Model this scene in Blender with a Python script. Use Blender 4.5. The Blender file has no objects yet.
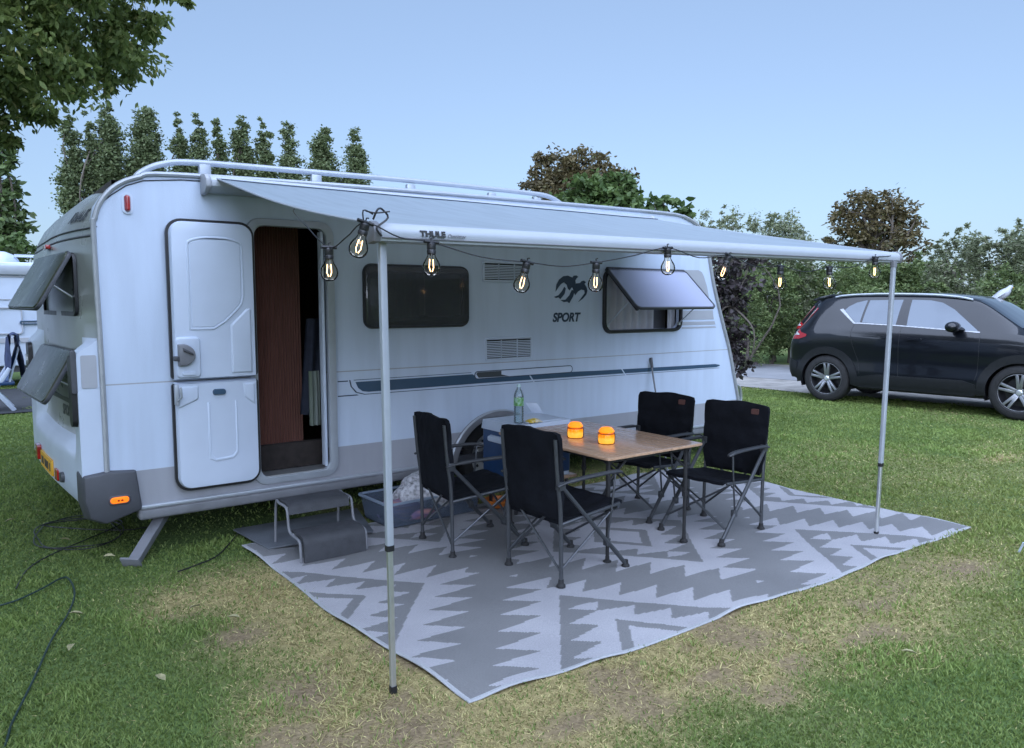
import bpy, bmesh, math, random
import numpy as np
from mathutils import Vector, Matrix, geometry
random.seed(7); rng = np.random.default_rng(11)
PI = math.pi; R = math.radians
SC = bpy.context.scene; COL = SC.collection

# ---------------------------------------------------------------- materials
def newmat(name):
    m = bpy.data.materials.new(name); m.use_nodes = True
    nt = m.node_tree; nt.nodes.clear()
    out = nt.nodes.new('ShaderNodeOutputMaterial')
    return m, nt, nt.nodes, nt.links, out

def pmat(name, col, rough=.5, metal=0., spec=.5, var=.12, vscale=6., bump=0., bscale=60., coat=0., ior=1.5, emit=None, estr=0., dirt=None, stretch=None, alpha=1.):
    """Principled surface whose colour and roughness wander a little (paint, plastic, metal, cloth)."""
    m, nt, N, L, out = newmat(name)
    p = N.new('ShaderNodeBsdfPrincipled'); L.new(p.outputs[0], out.inputs[0])
    tc = N.new('ShaderNodeTexCoord')
    src = tc.outputs['Object']
    if stretch:
        mp = N.new('ShaderNodeMapping'); mp.inputs['Scale'].default_value = stretch
        L.new(src, mp.inputs[0]); src = mp.outputs[0]
    no = N.new('ShaderNodeTexNoise'); no.inputs['Scale'].default_value = vscale; no.inputs['Detail'].default_value = 5
    L.new(src, no.inputs['Vector'])
    mx = N.new('ShaderNodeMix'); mx.data_type = 'RGBA'
    c2 = dirt if dirt else tuple(c * (1 - var) for c in col)
    mx.inputs[6].default_value = (*col, 1); mx.inputs[7].default_value = (*c2, 1)
    rp = N.new('ShaderNodeMapRange'); rp.inputs[1].default_value = .42; rp.inputs[2].default_value = .75
    L.new(no.outputs[0], rp.inputs[0]); L.new(rp.outputs[0], mx.inputs[0])
    L.new(mx.outputs[2], p.inputs['Base Color'])
    r2 = N.new('ShaderNodeMapRange'); r2.inputs[3].default_value = max(.02, rough - .06); r2.inputs[4].default_value = min(1, rough + .08)
    L.new(no.outputs[0], r2.inputs[0]); L.new(r2.outputs[0], p.inputs['Roughness'])
    p.inputs['Metallic'].default_value = metal
    p.inputs['Specular IOR Level'].default_value = spec
    p.inputs['IOR'].default_value = ior
    p.inputs['Coat Weight'].default_value = coat; p.inputs['Coat Roughness'].default_value = .03
    if alpha < 1: p.inputs['Alpha'].default_value = alpha
    if emit:
        p.inputs['Emission Color'].default_value = (*emit, 1); p.inputs['Emission Strength'].default_value = estr
    if bump:
        nb = N.new('ShaderNodeTexNoise'); nb.inputs['Scale'].default_value = bscale; nb.inputs['Detail'].default_value = 3
        L.new(src, nb.inputs['Vector'])
        b = N.new('ShaderNodeBump'); b.inputs['Strength'].default_value = bump; b.inputs['Distance'].default_value = .01
        L.new(nb.outputs[0], b.inputs['Height']); L.new(b.outputs[0], p.inputs['Normal'])
    return m

def glassmat(name, tint, gloss=1., rough=.02, ior=1.45):
    """Thin pane: tinted see-through plus mirror-like gloss by Fresnel."""
    m, nt, N, L, out = newmat(name)
    t = N.new('ShaderNodeBsdfTransparent'); t.inputs[0].default_value = (*tint, 1)
    g = N.new('ShaderNodeBsdfGlossy'); g.inputs['Roughness'].default_value = rough
    g.inputs[0].default_value = (gloss, gloss, gloss, 1)
    f = N.new('ShaderNodeFresnel'); f.inputs[0].default_value = ior
    mx = N.new('ShaderNodeMixShader')
    L.new(f.outputs[0], mx.inputs[0]); L.new(t.outputs[0], mx.inputs[1]); L.new(g.outputs[0], mx.inputs[2])
    L.new(mx.outputs[0], out.inputs[0])
    return m

def leafmat(name, c1, c2, c3=None, trans=.3, rough=.55):
    """Leaf clusters: each leaf takes its own tone; light passes partly through."""
    m, nt, N, L, out = newmat(name)
    gm = N.new('ShaderNodeNewGeometry')
    rp = N.new('ShaderNodeValToRGB'); e = rp.color_ramp.elements
    e[0].position = 0; e[0].color = (*c1, 1); e[1].position = 1; e[1].color = (*c2, 1)
    if c3:
        k = rp.color_ramp.elements.new(.9); k.color = (*c2, 1); e[-1].color = (*c3, 1)
    L.new(gm.outputs['Random Per Island'], rp.inputs[0])
    tc = N.new('ShaderNodeTexCoord'); no = N.new('ShaderNodeTexNoise'); no.inputs['Scale'].default_value = .9
    L.new(tc.outputs['Object'], no.inputs['Vector'])
    mr = N.new('ShaderNodeMapRange'); mr.inputs[1].default_value = .3; mr.inputs[2].default_value = .7; mr.inputs[3].default_value = .75; mr.inputs[4].default_value = 1.2
    L.new(no.outputs[0], mr.inputs[0])
    mu = N.new('ShaderNodeMix'); mu.data_type = 'RGBA'; mu.blend_type = 'MULTIPLY'; mu.inputs[0].default_value = 1
    L.new(rp.outputs[0], mu.inputs[6]); L.new(mr.outputs[0], mu.inputs[7])
    p = N.new('ShaderNodeBsdfPrincipled'); p.inputs['Roughness'].default_value = rough; p.inputs['Specular IOR Level'].default_value = .35
    L.new(mu.outputs[2], p.inputs['Base Color'])
    t = N.new('ShaderNodeBsdfTranslucent'); L.new(mu.outputs[2], t.inputs[0])
    mx = N.new('ShaderNodeMixShader'); mx.inputs[0].default_value = trans
    L.new(p.outputs[0], mx.inputs[1]); L.new(t.outputs[0], mx.inputs[2]); L.new(mx.outputs[0], out.inputs[0])
    return m

# ---------------------------------------------------------------- mesh builder
def root_off(o):
    v = Vector((0, 0, 0))
    while o is not None:
        v += o.location; o = o.parent
    return v

class MB:
    def __init__(s): s.v = []; s.f = []; s.m = []; s.cur = 0
    def add(s, vs, fs):
        b = len(s.v); s.v += [tuple(x) for x in vs]
        for f in fs: s.f.append([b + i for i in f]); s.m.append(s.cur)
        return s
    def box(s, x0, x1, y0, y1, z0, z1, M=None):
        vs = [Vector(p) for p in ((x0,y0,z0),(x1,y0,z0),(x1,y1,z0),(x0,y1,z0),(x0,y0,z1),(x1,y0,z1),(x1,y1,z1),(x0,y1,z1))]
        if M is not None: vs = [M @ p for p in vs]
        return s.add(vs, [(0,3,2,1),(4,5,6,7),(0,1,5,4),(1,2,6,5),(2,3,7,6),(3,0,4,7)])
    def tube(s, pts, r, n=8, closed=False, flat=1.):
        P = [Vector(p) for p in pts]; k = len(P)
        rs = r if isinstance(r, (list, tuple)) else [r] * k
        up = None; rings = []
        for i in range(k):
            if closed: t = P[(i+1) % k] - P[i-1]
            else: t = P[min(i+1, k-1)] - P[max(i-1, 0)]
            t.normalize()
            if up is None:
                a = Vector((0,0,1)) if abs(t.z) < .9 else Vector((1,0,0))
                u = t.cross(a).normalized()
            else:
                u = (up - t * up.dot(t)).normalized()
            up = u; w = t.cross(u)
            rings.append([P[i] + (u * math.cos(2*PI*j/n) + w * math.sin(2*PI*j/n) * flat) * rs[i] for j in range(n)])
        vs = [q for rg in rings for q in rg]; fs = []
        for i in range(k if closed else k-1):
            a = i*n; b = ((i+1) % k)*n
            for j in range(n): fs.append((a+j, a+(j+1) % n, b+(j+1) % n, b+j))
        if not closed: fs += [tuple(range(n-1,-1,-1)), tuple(range((k-1)*n, k*n))]
        return s.add(vs, fs)
    def prism(s, poly, fn, d0, d1, holes=(), chamfer=0.):
        """Extrude a flat outline (with holes); fn(a, b, d) gives the 3D point."""
        loops = [list(poly)] + [list(h) for h in holes]
        flat = [p for l in loops for p in l]
        tri = geometry.tessellate_polygon([[Vector((a, b, 0)) for a, b in l] for l in loops])
        n = len(flat)
        if chamfer:
            top = inset(loops[0], chamfer); 
            for l in loops[1:]: top += inset(l, -chamfer)
        else: top = flat
        vs = [fn(a, b, d0) for a, b in flat] + [fn(a, b, d1) for a, b in top]
        fs = [tuple(t) for t in tri] + [tuple(n+i for i in reversed(t)) for t in tri]
        o = 0
        for l in loops:
            k = len(l)
            for i in range(k):
                j = (i+1) % k; fs.append((o+i, o+j, n+o+j, n+o+i))
            o += k
        return s.add(vs, fs)
    def lathe(s, prof, c=(0,0,0), n=24, axis='z', M=None):
        vs = []; fs = []; k = len(prof)
        for j in range(n):
            a = 2*PI*j/n
            for r, h in prof:
                q = (r*math.cos(a), r*math.sin(a), h)
                if axis == 'y': q = (q[0], q[2], q[1])
                elif axis == 'x': q = (q[2], q[0], q[1])
                q = Vector(q) + Vector(c)
                vs.append(M @ q if M is not None else q)
        for j in range(n):
            a = j*k; b = ((j+1) % n)*k
            for i in range(k-1): fs.append((a+i, b+i, b+i+1, a+i+1))
        s.add(vs, fs)
        return s
    def grid(s, fn, us, vs_):
        vs = [fn(u, v) for u in us for v in vs_]; k = len(vs_)
        return s.add(vs, [(i*k+j, (i+1)*k+j, (i+1)*k+j+1, i*k+j+1) for i in range(len(us)-1) for j in range(k-1)])
    def build(s, name, mat, parent=None, world=False, smooth=30, bevel=0., seg=2, recalc=True, bang=35):
        off = root_off(parent) if (world and parent is not None) else Vector((0,0,0))
        me = bpy.data.meshes.new(name)
        me.from_pydata([(x-off.x, y-off.y, z-off.z) for x, y, z in s.v], [], s.f)
        mats = mat if isinstance(mat, (list, tuple)) else [mat]
        for m in mats: me.materials.append(m)
        me.polygons.foreach_set('material_index', s.m)
        if recalc or bevel:
            bm = bmesh.new(); bm.from_mesh(me)
            bmesh.ops.remove_doubles(bm, verts=bm.verts, dist=1e-5)
            bmesh.ops.recalc_face_normals(bm, faces=bm.faces)
            if bevel:
                es = [e for e in bm.edges if len(e.link_faces) == 2 and e.calc_face_angle(0) > R(bang)]
                bmesh.ops.bevel(bm, geom=es, offset=bevel, offset_type='OFFSET', segments=seg, profile=.5, affect='EDGES', clamp_overlap=True)
            bm.to_mesh(me); bm.free()
        if smooth:
            me.shade_smooth(); me.set_sharp_from_angle(angle=R(smooth))
        o = bpy.data.objects.new(name, me); COL.objects.link(o)
        if parent is not None: o.parent = parent
        return o

def inset(loop, d):
    """Move a closed 2D loop inwards by d (either winding)."""
    n = len(loop); A = sum(loop[i][0]*loop[(i+1) % n][1] - loop[(i+1) % n][0]*loop[i][1] for i in range(n))
    sg = 1 if A > 0 else -1; r = []
    for i in range(n):
        p, q, t = Vector(loop[i-1]), Vector(loop[i]), Vector(loop[(i+1) % n])
        a = (q-p).normalized() if (q-p).length > 1e-9 else Vector((1, 0)); b = (t-q).normalized() if (t-q).length > 1e-9 else a
        n1 = Vector((-a.y, a.x))*sg; n2 = Vector((-b.y, b.x))*sg
        m = n1+n2; m = m.normalized() if m.length > 1e-6 else n1
        k = max(.4, m.dot(n1)); q2 = q + m*(d/k); r.append((q2.x, q2.y))
    return r

def rrect(x0, x1, y0, y1, r, n=5):
    r = min(r, (x1-x0)/2-1e-4, (y1-y0)/2-1e-4); o = []
    for cx, cy, a0 in ((x1-r, y1-r, 0), (x0+r, y1-r, 90), (x0+r, y0+r, 180), (x1-r, y0+r, 270)):
        for i in range(n+1):
            a = R(a0 + 90*i/n); o.append((cx+r*math.cos(a), cy+r*math.sin(a)))
    return o
def warp(poly, q):
    """Map a 0..1 outline into the quad q = bottom-left, bottom-right, top-right, top-left."""
    r = []
    for a, b in poly:
        r.append(tuple((1-b)*((1-a)*q[0][k]+a*q[1][k]) + b*((1-a)*q[3][k]+a*q[2][k]) for k in (0, 1)))
    return r
def smooth_path(pts, n=6):
    P = [Vector(p) for p in pts]; o = []
    for i in range(len(P)-1):
        a = P[max(i-1,0)]; b = P[i]; c = P[i+1]; d = P[min(i+2, len(P)-1)]
        for k in range(n):
            t = k/n
            o.append(.5*((2*b)+(c-a)*t+(2*a-5*b+4*c-d)*t*t+(3*b-a-3*c+d)*t**3))
    o.append(P[-1]); return o
XZ = lambda a, b, d: (a, d, b)
XY = lambda a, b, d: (a, b, d)
YZ = lambda a, b, d: (d, a, b)

def tag(o, label=None, cat=None, group=None, kind=None):
    for k, v in (('label', label), ('category', cat), ('group', group), ('kind', kind)):
        if v: o[k] = v
    return o
def thing(name, label, cat, loc=(0,0,0), group=None, rz=0):
    o = bpy.data.objects.new(name, None); COL.objects.link(o)
    o.location = loc; o.rotation_euler = (0, 0, rz); o.empty_display_size = .2
    return tag(o, label, cat, group)
def copy_tree(o, parent=None):
    c = o.copy(); COL.objects.link(c)
    if parent is not None: c.parent = parent
    for ch in list(o.children): copy_tree(ch, c)
    return c
def lettering(name, s, mat, parent, M, size=.1, ext=.001, shear=0., bold=0., sx=1., space=1.):
    cu = bpy.data.curves.new(name, 'FONT'); cu.body = s; cu.size = size; cu.extrude = ext; cu.shear = shear; cu.offset = bold
    cu.space_character = space
    t = bpy.data.objects.new(name, cu); COL.objects.link(t)
    bpy.context.view_layer.update()
    me = bpy.data.meshes.new_from_object(t.evaluated_get(bpy.context.evaluated_depsgraph_get()))
    bpy.data.objects.remove(t)
    off = Matrix.Translation(-root_off(parent))
    me.transform(off @ M @ Matrix.Diagonal((sx, 1, 1, 1)))
    me.materials.clear(); me.materials.append(mat)
    o = bpy.data.objects.new(name, me); COL.objects.link(o); o.parent = parent
    return o
def basis(x, y, z, o):
    m = Matrix.Identity(4)
    for i, c in enumerate((x, y, z)):
        for k in range(3): m[k][i] = c[k]
    for k in range(3): m[k][3] = o[k]
    return m

# ---------------------------------------------------------------- shared materials
def wall_material():
    """Hammered caravan sheet: white above, silver grey skirt band, seam lines, vertical grime."""
    m, nt, N, L, out = newmat('caravan_sheet')
    p = N.new('ShaderNodeBsdfPrincipled'); L.new(p.outputs[0], out.inputs[0])
    tc = N.new('ShaderNodeTexCoord'); sp = N.new('ShaderNodeSeparateXYZ'); L.new(tc.outputs['Object'], sp.inputs[0])
    st = N.new('ShaderNodeMath'); st.operation = 'GREATER_THAN'; st.inputs[1].default_value = .56; L.new(sp.outputs[2], st.inputs[0])
    mp = N.new('ShaderNodeMapping'); mp.inputs['Scale'].default_value = (5, 5, .6); L.new(tc.outputs['Object'], mp.inputs[0])
    no = N.new('ShaderNodeTexNoise'); no.inputs['Scale'].default_value = 2.2; no.inputs['Detail'].default_value = 6; L.new(mp.outputs[0], no.inputs['Vector'])
    mr = N.new('ShaderNodeMapRange'); mr.inputs[1].default_value = .4; mr.inputs[2].default_value = .75; mr.inputs[3].default_value = 1; mr.inputs[4].default_value = .90; L.new(no.outputs[0], mr.inputs[0])
    mx = N.new('ShaderNodeMix'); mx.data_type = 'RGBA'; mx.inputs[6].default_value = (.30, .31, .345, 1); mx.inputs[7].default_value = (.47, .545, .665, 1)
    L.new(st.outputs[0], mx.inputs[0])
    # seam lines
    se = N.new('ShaderNodeMath'); se.operation = 'COMPARE'; se.inputs[1].default_value = 1.113; se.inputs[2].default_value = .004; L.new(sp.outputs[2], se.inputs[0])
    m2 = N.new('ShaderNodeMix'); m2.data_type = 'RGBA'; m2.inputs[7].default_value = (.32, .33, .35, 1); L.new(se.outputs[0], m2.inputs[0]); L.new(mx.outputs[2], m2.inputs[6])
    m3 = N.new('ShaderNodeMix'); m3.data_type = 'RGBA'; m3.blend_type = 'MULTIPLY'; m3.inputs[0].default_value = 1
    L.new(m2.outputs[2], m3.inputs[6]); L.new(mr.outputs[0], m3.inputs[7]); L.new(m3.outputs[2], p.inputs['Base Color'])
    p.inputs['Roughness'].default_value = .36; p.inputs['Specular IOR Level'].default_value = .5
    nb = N.new('ShaderNodeTexNoise'); nb.inputs['Scale'].default_value = 120; nb.inputs['Detail'].default_value = 2; L.new(tc.outputs['Object'], nb.inputs['Vector'])
    nc = N.new('ShaderNodeTexNoise'); nc.inputs['Scale'].default_value = 1.6; nc.inputs['Detail'].default_value = 1; L.new(tc.outputs['Object'], nc.inputs['Vector'])
    ad = N.new('ShaderNodeMath'); ad.operation = 'MULTIPLY_ADD'; ad.inputs[1].default_value = 2.0; L.new(nc.outputs[0], ad.inputs[0]); L.new(nb.outputs[0], ad.inputs[2])
    b = N.new('ShaderNodeBump'); b.inputs['Strength'].default_value = .22; b.inputs['Distance'].default_value = .004; L.new(ad.outputs[0], b.inputs['Height']); L.new(b.outputs[0], p.inputs['Normal'])
    return m
M = {}
M['sheet'] = wall_material()
M['white'] = pmat('white_gelcoat', (.49,.555,.66), .3, var=.08, vscale=3, bump=.04, bscale=8)
M['door_white'] = pmat('door_plastic', (.49,.555,.665), .38, var=.06, vscale=4)
M['rear_shaded_grey'] = pmat('tree_shaded_grey_rear', (.27,.29,.27), .28, metal=.15, var=.2, vscale=2.5, bump=.03, bscale=5)  # rear's grey has tree shade and reflections put into its colour
M['trim'] = pmat('pale_trim', (.34,.36,.38), .4, metal=.3, var=.15, vscale=14)
M['alu'] = pmat('aluminium', (.62,.64,.66), .34, metal=.85, var=.12, vscale=18)
M['alu_white'] = pmat('coated_aluminium', (.35,.38,.42), .36, metal=.25, var=.1, vscale=10)
M['chrome'] = pmat('chrome', (.75,.76,.78), .12, metal=1, var=.1)
M['black'] = pmat('black_plastic', (.012,.012,.014), .42, var=.3, vscale=20)
M['rubber'] = pmat('rubber', (.014,.014,.015), .75, var=.3, vscale=12, bump=.15, bscale=90)
M['dkgrey'] = pmat('dark_grey_plastic', (.055,.058,.068), .5, var=.2, vscale=10, bump=.06, bscale=200)
M['midgrey'] = pmat('mid_grey_plastic', (.16,.165,.18), .5, var=.2, vscale=10)
M['brown'] = pmat('reed_door_brown', (.15,.064,.048), .55, var=.4, vscale=3, stretch=(30,30,1.2))
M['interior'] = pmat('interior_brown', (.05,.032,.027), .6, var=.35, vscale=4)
M['curtain'] = pmat('pale_curtain', (.62,.62,.65), .9, var=.12, vscale=10)
M['darkcoat'] = pmat('dark_cloth', (.012,.016,.03), .9, var=.4, vscale=14, bump=.3, bscale=30)
M['stripe'] = pmat('teal_blue_decal', (.032,.070,.120), .35, var=.12, vscale=5)
M['navy'] = pmat('navy_decal', (.02,.035,.065), .35, var=.1)
M['decal_grey'] = pmat('grey_decal', (.33,.345,.375), .4, var=.1, vscale=4)
M['charcoal'] = pmat('charcoal_decal', (.045,.05,.055), .4, var=.15)
M['red'] = pmat('red_lens', (.32,.012,.012), .15, var=.3, vscale=30, coat=.6)
M['orange'] = pmat('orange_lens', (.75,.16,.01), .2, var=.3, vscale=40, coat=.6, emit=(1,.2,.01), estr=.25)  # faint emission makes the unlit reflector look bright
M['yellow'] = pmat('yellow_plate', (.62,.33,.02), .45, var=.1)
M['lens'] = pmat('clear_lens', (.4,.42,.42), .12, var=.3, vscale=60, coat=.5)

def milky(name, tint, dif, f):
    m = glassmat(name, tint, 1., .05, 1.55); nt = m.node_tree; N, L = nt.nodes, nt.links
    mx = [n for n in N if n.type == 'MIX_SHADER'][0]; out = [n for n in N if n.type == 'OUTPUT_MATERIAL'][0]
    d = N.new('ShaderNodeBsdfDiffuse'); d.inputs[0].default_value = (*dif, 1); m2 = N.new('ShaderNodeMixShader'); m2.inputs[0].default_value = f
    L.new(mx.outputs[0], m2.inputs[1]); L.new(d.outputs[0], m2.inputs[2]); L.new(m2.outputs[0], out.inputs[0]); return m
M['acryl'] = milky('pale_acrylic', (.74,.76,.84), (.52,.55,.69), .5)
M['smoke'] = milky('smoked_acrylic', (.55,.56,.59), (.20,.21,.235), .22)
M['acryl_rear'] = pmat('tree_reflection_acrylic', (.040,.046,.028), .28, var=.5, vscale=9, spec=.35)  # olive of the reflected trees is put into the flap colour
M['tyre'] = pmat('tyre_rubber', (.013,.013,.014), .8, var=.3, vscale=20, bump=.3, bscale=80)
M['rim_white'] = pmat('painted_rim', (.5,.51,.52), .4, metal=.3, var=.15)
M['fabric_awn'] = pmat('awning_vinyl', (.255,.305,.345), .42, var=.16, vscale=2.2, stretch=(6,1,1), bump=.05, bscale=5)
M['beam'] = pmat('awning_rail_paint', (.36,.39,.43), .38, var=.06, metal=.1)

def let_light_through(m, f):
    """Woven or coated cloth: part of the light passes through it diffusely."""
    nt = m.node_tree; N, L = nt.nodes, nt.links; p = [n for n in N if n.type == 'BSDF_PRINCIPLED'][0]; out = [n for n in N if n.type == 'OUTPUT_MATERIAL'][0]
    t = N.new('ShaderNodeBsdfTranslucent'); t.inputs[0].default_value = (.70, .64, .56, 1)
    mx = N.new('ShaderNodeMixShader'); mx.inputs[0].default_value = f; L.new(p.outputs[0], mx.inputs[1]); L.new(t.outputs[0], mx.inputs[2]); L.new(mx.outputs[0], out.inputs[0])
let_light_through(M['fabric_awn'], .18); let_light_through(M['curtain'], .3)
# ================================================================ CARAVAN
WY = 5.2
car_van = thing('caravan', 'white touring caravan with its stable door folded open and a sport decal on its side', 'caravan', (3.8, 6.35, 0))
def CP(mb, name, mat, parent=None, **k):
    return mb.build(name, mat, parent or car_van, world=True, **k)
PROF = [(.70,.30),(.70,2.02),(.71,2.12),(.74,2.21),(.80,2.295),(.88,2.355),(.98,2.395),(1.2,2.42),(2.5,2.455),(4.1,2.475),(5.6,2.485),(5.93,2.47),(6.12,2.41),
        (6.24,2.30),(6.33,2.10),(6.42,1.80),(6.56,1.45),(6.70,1.12),(6.81,.78),(6.88,.55),(6.89,.42),(6.83,.33),(6.72,.30)]
ARC = [(3.66+.42*math.cos(a), .22+.43*math.sin(a)) for a in [R(180-t) for t in range(11, 170, 8)]]
outline = [(.70,.30)] + PROF[1:]
bottom = [(p[0], max(.30, p[1])) for p in reversed(ARC)]
outline = PROF + [(bottom[0][0], .30)] + bottom + [(bottom[-1][0], .30)]
DOOR = rrect(1.655, 2.165, .405, 2.135, .07)
W1 = rrect(2.50, 3.31, 1.475, 1.86, .05); W2 = rrect(4.89, 5.89, 1.36, 1.885, .07)
mb = MB(); mb.prism(outline, XZ, WY, WY+.03, holes=[DOOR, W1, W2]); side = CP(mb, 'side_wall', M['sheet'], smooth=20)
# roof, front and under-skin as one bent sheet over the width
ys = [WY+.03, WY+.25, 5.9, 6.4, 6.9, 7.3, 7.5]
top = PROF[1:]
mb = MB(); mb.grid(lambda i, y: (top[i][0], y, top[i][1]), range(len(top)), ys)
CP(mb, 'roof', M['white'], smooth=40)
mb = MB(); mb.prism(PROF, XZ, 7.5, 7.53); CP(mb, 'far_side_wall', M['sheet'], smooth=20)
mb = MB(); mb.box(.75, 6.7, WY+.03, 7.5, .30, .36); CP(mb, 'chassis_floor', M['dkgrey'])
# rear panel: upper panel, protruding corner wings and bumper
def up_x(y):
    t = min(1, max(0, (y-5.2)/1.2)); return .70 - .135*(1-(1-t)**2.2)
def sstep(a, b, x):
    t = min(1, max(0, (x-a)/(b-a))); return t*t*(3-2*t)
def rear_x(y, z):
    x = up_x(y)
    if z > 2.0: 
        t = (z-2.0)/.4; x += .02 + .28*max(0, t)**2
    wing = max(1-sstep(5.33, 5.44, y), sstep(6.95, 7.12, y))
    t = (y-5.2)/2.3; xl = .578-.085*(1-(1-t)**2)+.012*math.sin(PI*t)*0
    k = max(wing*(1-sstep(1.30, 1.40, z)), 1-sstep(.66, .80, z))
    x = x*(1-k)+xl*k - .03*math.sin(PI*t)*(1-sstep(.60, .78, z))
    x += .10*(1-sstep(.27, .40, z))
    return x
zs = [.27,.30,.34,.40,.5,.58,.64,.68,.72,.76,.80,.9,1.0,1.15,1.28,1.31,1.34,1.37,1.40,1.5,1.7,1.9,2.0,2.02,2.04,2.1,2.2,2.3,2.36,2.40]
yr = [5.2,5.22,5.26,5.32,5.34,5.36,5.38,5.40,5.42,5.45,5.48,5.51,5.54,5.57,5.6,5.64,5.8,6.0,6.3,6.6,6.85,6.95,6.98,7.01,7.04,7.07,7.1,7.14,7.3,7.42,7.5]
mb = MB()
for k, z in enumerate(zs[:-1]):
    for j, y in enumerate(yr[:-1]):
        z2, y2 = zs[k+1], yr[j+1]; zm, ym = (z+z2)/2, (y+y2)/2
        wing = (ym < 5.44 or ym > 6.95) and zm < 1.40
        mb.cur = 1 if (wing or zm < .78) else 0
        mb.add([(rear_x(a, b), a, b) for a, b in ((y, z), (y2, z), (y2, z2), (y, z2))], [(0,1,2,3)])
mb.cur = 1
for ye in (5.2, 7.5):
    for k in range(len(zs)-1):
        if zs[k] < 1.40:
            mb.add([(rear_x(ye, zs[k]), ye, zs[k]), (.71, ye, zs[k]), (.71, ye, zs[k+1]), (rear_x(ye, zs[k+1]), ye, zs[k+1])], [(0,1,2,3)])
rear = CP(mb, 'rear_panel', [M['rear_shaded_grey'], M['white']], smooth=50)
# grooves along the cap
mb = MB(); mb.tube([(rear_x(y, 2.02)-.004, y, 2.02) for y in yr], .008, 6); mb.tube([(rear_x(y, 2.07)-.002, y, 2.07) for y in yr], .005, 6)
CP(mb, 'cap_joint', M['dkgrey'], rear)
# side trims
mb = MB(); tr = [(.712,WY-.006,.5),(.712,WY-.006,1.2)] + [(x+.004, WY-.006, z-.004) for x, z in PROF[1:7]]
mb.tube(smooth_path(tr, 4), .016, 8); CP(mb, 'rear_corner_trim', M['trim'])
mb = MB(); mb.tube(smooth_path([(x, WY-.004, z) for x, z in PROF[6:12]], 4), .016, 8); CP(mb, 'roof_trim', M['alu_white'])
mb = MB(); mb.tube(smooth_path([(x, WY-.004, z) for x, z in PROF[11:21]], 4), .02, 8); CP(mb, 'front_corner_trim', M['trim'])
mb = MB(); mb.tube([(.74, WY+.0, 2.2)] + [(x+.012, WY-.001, z-.03) for x, z in PROF[4:9]], .004, 5); CP(mb, 'trim_cap_strip', M['dkgrey'])
# sill: aluminium rail and rounded grey edge
mb = MB(); mb.box(.88, 3.22, WY-.02, WY+.012, .312, .334); mb.box(4.10, 6.83, WY-.02, WY+.012, .312, .334); CP(mb, 'sill_rail', M['alu_white'], bevel=.006)
mb = MB(); 
for a, b in ((.88,3.24),(4.08,6.78)): mb.box(a, b, WY-.008, WY+.10, .235, .308)
CP(mb, 'sill_edge', M['midgrey'], bevel=.02, seg=3)
# rear corner bumper
def bump_poly(): return [(.555,.585),(.72,.605),(.895,.59),(.92,.36),(.925,.295),(.82,.265),(.69,.225),(.585,.28),(.555,.40)]
mb = MB(); mb.prism(bump_poly(), XZ, WY+.10, WY-.035, chamfer=.03); cb = CP(mb, 'corner_bumper', M['dkgrey'], bevel=.012, seg=2)
mb = MB(); mb.prism(rrect(.715,.825,.375,.420,.022), XZ, WY-.036, WY-.052, chamfer=.008); CP(mb, 'side_reflector', M['orange'], cb)
mb = MB(); mb.prism(rrect(.70,.84,.362,.432,.03), XZ, WY-.03, WY-.040, chamfer=.01); CP(mb, 'reflector_mount', M['dkgrey'], cb)
mb = MB(); mb.prism(rrect(.755,.768,.392,.403,.004), XZ, WY-.05, WY-.0535); mb.prism(rrect(.775,.788,.392,.403,.004), XZ, WY-.05, WY-.0535); CP(mb, 'reflector_screw', M['red'], cb)
# side marker lamp
mb = MB(); mb.prism(rrect(.875,.918,2.165,2.275,.021), XZ, WY, WY-.03, chamfer=.012); sl = CP(mb, 'side_lamp', M['red'], bevel=.006)
mb = MB(); mb.prism(rrect(.865,.928,2.155,2.285,.03), XZ, WY, WY-.008); CP(mb, 'lamp_base', M['white'], sl)
# ---------------- door way
mb = MB(); mb.prism(rrect(1.60, 2.225, .355, 2.185, .10), XZ, WY, WY-.022, holes=[rrect(1.66, 2.16, .41, 2.13, .065)], chamfer=.006)
df = CP(mb, 'door_frame', M['alu_white'], bevel=.004)
mb = MB(); mb.box(2.128, 2.148, WY-.004, WY+.06, .43, 2.115); CP(mb, 'screen_rail', M['door_white'], df, bevel=.003)
mb = MB(); mb.box(1.66, 2.16, WY-.01, WY+.16, .395, .415); CP(mb, 'door_sill', M['alu'], df)
# open stable door, two leaves folded flat against the side
def leaf(name, z0, z1, rt, rb):
    def rr(x0, x1, a, b, r1, r2):
        o = rrect(x0, x1, a, b, .001, 1)
        o = []
        for cx, cy, r, a0 in ((x1-r1, b-r1, r1, 0), (x0+r1, b-r1, r1, 90), (x0+r2, a+r2, r2, 180), (x1-r2, a+r2, r2, 270)):
            for i in range(7): o.append((cx+r*math.cos(R(a0+15*i)), cy+r*math.sin(R(a0+15*i))))
        return o
    g = MB(); g.prism(rr(1.096, 1.645, z0+(.0 if z0 < .5 else .012), z1-(.012 if z0 < .5 else .0), rt+.008, rb+.008), XZ, WY-.022, WY-.045)
    b = MB(); b.prism(rr(1.108, 1.634, z0+(.012 if z0 < .5 else .001), z1-(.001 if z0 < .5 else .012), rt, rb), XZ, WY-.03, WY-.082, chamfer=.014)
    d = CP(b, name, M['door_white'], bevel=.006, seg=3); CP(g, 'seal', M['black'], d); return d
dl = leaf('door_lower', .395, 1.113, .012, .085); du = leaf('door_upper', 1.117, 2.145, .085, .012)
DY = WY-.081
def ridge(poly, w, name, par, h=.011, mat='door_white'):
    m_ = MB(); m_.prism(poly, XZ, DY, DY-h*.55, holes=[inset(poly, w)], chamfer=.004); return CP(m_, name, M[mat], par, bevel=.003)
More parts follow.
